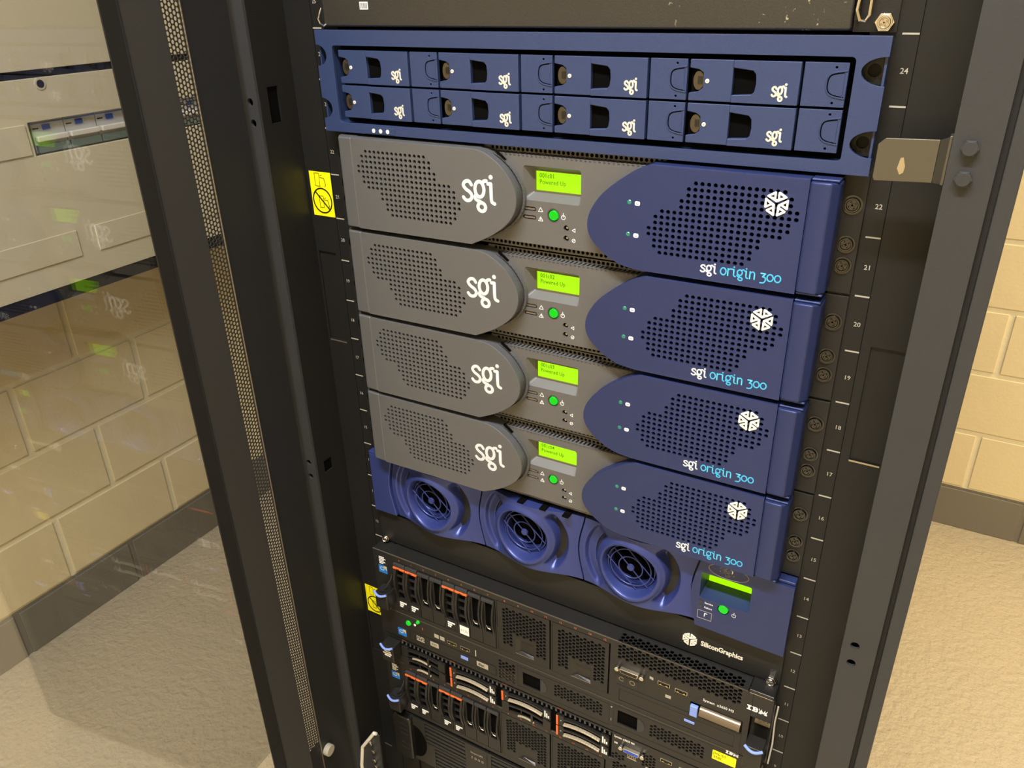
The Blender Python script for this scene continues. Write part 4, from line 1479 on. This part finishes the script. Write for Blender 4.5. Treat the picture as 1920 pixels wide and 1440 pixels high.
for gi, gx in enumerate((-211, -137, -62.5, 11)):
    text('group_marks', '0 1 2 3'[:7], gx + 1, 42.0, 2.0, IY - .25, M_ORGD, o, depth=.12, sx=.8)
    for row in (0, 1):
        z0 = 1.2 + (1 - row) * 16.9
        real = not (gi == 0 or (gi == 2 and row == 1))
        W = 66.0
        body = MB().box(gx, gx + W, IY - .2, IY + 1.5, z0, z0 + 16.2)
        d = MB()
        d.box(gx, gx + 9.5, IY - 2, IY + 1.5, z0 + .2, z0 + 15.8)
        d.prism([(gx + 56, z0 + .2), (gx + W, z0 + .2), (gx + W, z0 + 13), (gx + 59, z0 + 15.8), (gx + 56, z0 + 15.8)], IY - 2, IY + 1.5)
        arc_band(d, gx + 9.5, gx + 56, z0 + 13.2, 2.6, 2.2, IY - 3, IY + 1)
        arc_band(d, gx + 9.5, gx + 56, z0 + 1.8, 1.8, 1.6, IY - 1, IY + 1)
        for xx in (gx + 25, gx + 41):
            d.box(xx, xx + 1.2, IY - .2, IY + 1, z0 + 3, z0 + 14)
        dv = d.build('drive' if real else 'filler', M_SRV, o)
        MB().box(gx + 9.6, gx + 55.9, IY + 1.1, IY + 1.5, z0 + 1, z0 + 14).build('bay_cavity', M_DARK, dv)
        h = MB()
        if real:
            arc_band(h, gx + 10, gx + 55.5, z0 + 6.6, 2.8, 2.3, IY - 5, IY - 1)
            h.build('curved_handle', M_SILV, dv, bevel=.5)
            MB().box(gx, gx + 2.8, IY - 3, IY - 2.02, z0 + .4, z0 + 15.4).build('release_tab', M_ORG, dv, bevel=.4)
            MB().cyl((gx + 6, IY - 2.02, z0 + 8.5), .8, -.3, 'y', 8).build('drive_lamp', M_DIM, dv)
            mb = MB()
            for k in range(3):
                mb.box(gx + 58 + k * 2.4, gx + 59.6 + k * 2.4, IY - 2.15, IY - 2.02, z0 + 3, z0 + 13 - 3.0 * k)
            mb.build('capacity_label', M_WHITE, dv)
        else:
            arc_band(h, gx + 22 if row else gx + 16, gx + 44, z0 + 2.2, 2.2, 2.2, IY - 3, IY - 1.1)
            h.build('curved_handle', M_SILV, dv, bevel=.4)
            MB().box(gx + 40, gx + 43, IY - 3.4, IY + 1, z0 + 1.5, z0 + 13).build('filler_catch', M_SRV2, dv, bevel=.4)
hR = hexes(118, 131, 12, 32, 4.6, 1.95) + hexes(82, 96, 4, 12, 4.6, 1.95)
MB().plate(rect(80, 219.9, .9, 43.6), hR, IY - .2, IY + 1.5).build('control_panel', M_SRV, o)
text('model_lettering', 'System x3650 M4', 82.5, 37.0, 3.1, IY - .2, M_WHITE, o, thick=.02, depth=.12, sx=.78)
vga(o, 104.5, 26.5, 24, M_VGA, IY - .2)
text('port_symbol', 'I0I', 83, 27.2, 2.8, IY - .2, M_WHITE, o, thick=.03, depth=.12)
text('disc_logo', 'DVD', 99, 15.2, 4.6, IY - .2, M_DIM, o, thick=.04, depth=.1, sx=.8)
MB().box(99, 110, IY - .33, IY - .21, 12.4, 14.2).build('disc_logo_bar', M_DIM, o)
q = MB().prism(rrect(121, 134, 4.5, 11, .8), IY - .33, IY - .21).build('format_badge', M_DIM, o)
text('badge_text', 'RW', 123, 6.2, 3.2, IY - .34, M_INK, q, depth=.08)
usb(o, 137, 31.0, IY - .2)
usb(o, 158, 29.4, IY - .2)
MB().cyl((149, IY - .2, 14), 3.2, -.6, 'y', 18).build('round_button', mat('olive_lens', (120, 130, 80), .3), o)
latch(o, -232, -213, 14, 40, False, True)

# ---- power unit
o = empty('power_unit', (0, 0, 3 * U))
tag(o, 'dark louvred battery power unit at the very bottom, below the black servers', 'power unit')
MB().box(-221, 221, IY + 2.1, 600, 1, 84).build('chassis', M_BLACK, o)
fr_ = MB().plate(rect(-224, 224, 1, 84), [], IY + 6.5, IY + 7).build('louvre_backing', M_DARK, o)
wins = [rect(-188, -123, 44, 81), rect(-174, -123, 3, 40), rect(-83, 224 - 14, 44, 81), rect(-83, 210, 3, 40)]
MB().plate(rect(-208, 224, 1, 84), wins, IY - 1, IY + 1).build('face_plate', M_SRV, o, bevel=.3)
for w in wins:
    (x0, z0), (x1, z1) = w[0], w[2]
    z = z0 + 1
    while z < z1 - 3:
        sl = MB()
        sl.box(x0, x1, IY - .8, IY + 3, z, z + 4.3)
        sl.build('louvre', M_SRV, o, bevel=.8)
        z += 7.2
text('model_lettering', 'Smart-UPS', -114.5, 69.5, 3.4, IY - 1, M_DIM, o, thick=.01, depth=.12, sx=.9)
text('model_number', '1 0 0 0', -114.5, 59.5, 4.2, IY - 1, M_DIM, o, thick=.01, depth=.12, sx=1.2)
MB().box(-89.3, -88.9, IY - 1.1, IY - 1.0, 4, 80).build('face_seam', M_DARK, o)
sc = [(-207, 8)] + [(-207 + 20 * sin(radians(a)), 38 - 30 * cos(radians(a))) for a in range(0, 181, 15)] + [(-207, 68)]
MB().prism(sc, IY - 1.3, IY - 1.02).build('side_scoop', M_DARK, o)
MB().prism(rrect(-240, -208.4, 1, 80, 5), IY - 6, -.2).build('side_grip', M_SRV2, o, bevel=2.5)
for z in (66, 57, 48, 30, 20):
    MB().box(-226, -214, IY - 6.6, IY - 6.02, z, z + 1.6).build('grip_rib', M_SRV, o, bevel=.3)
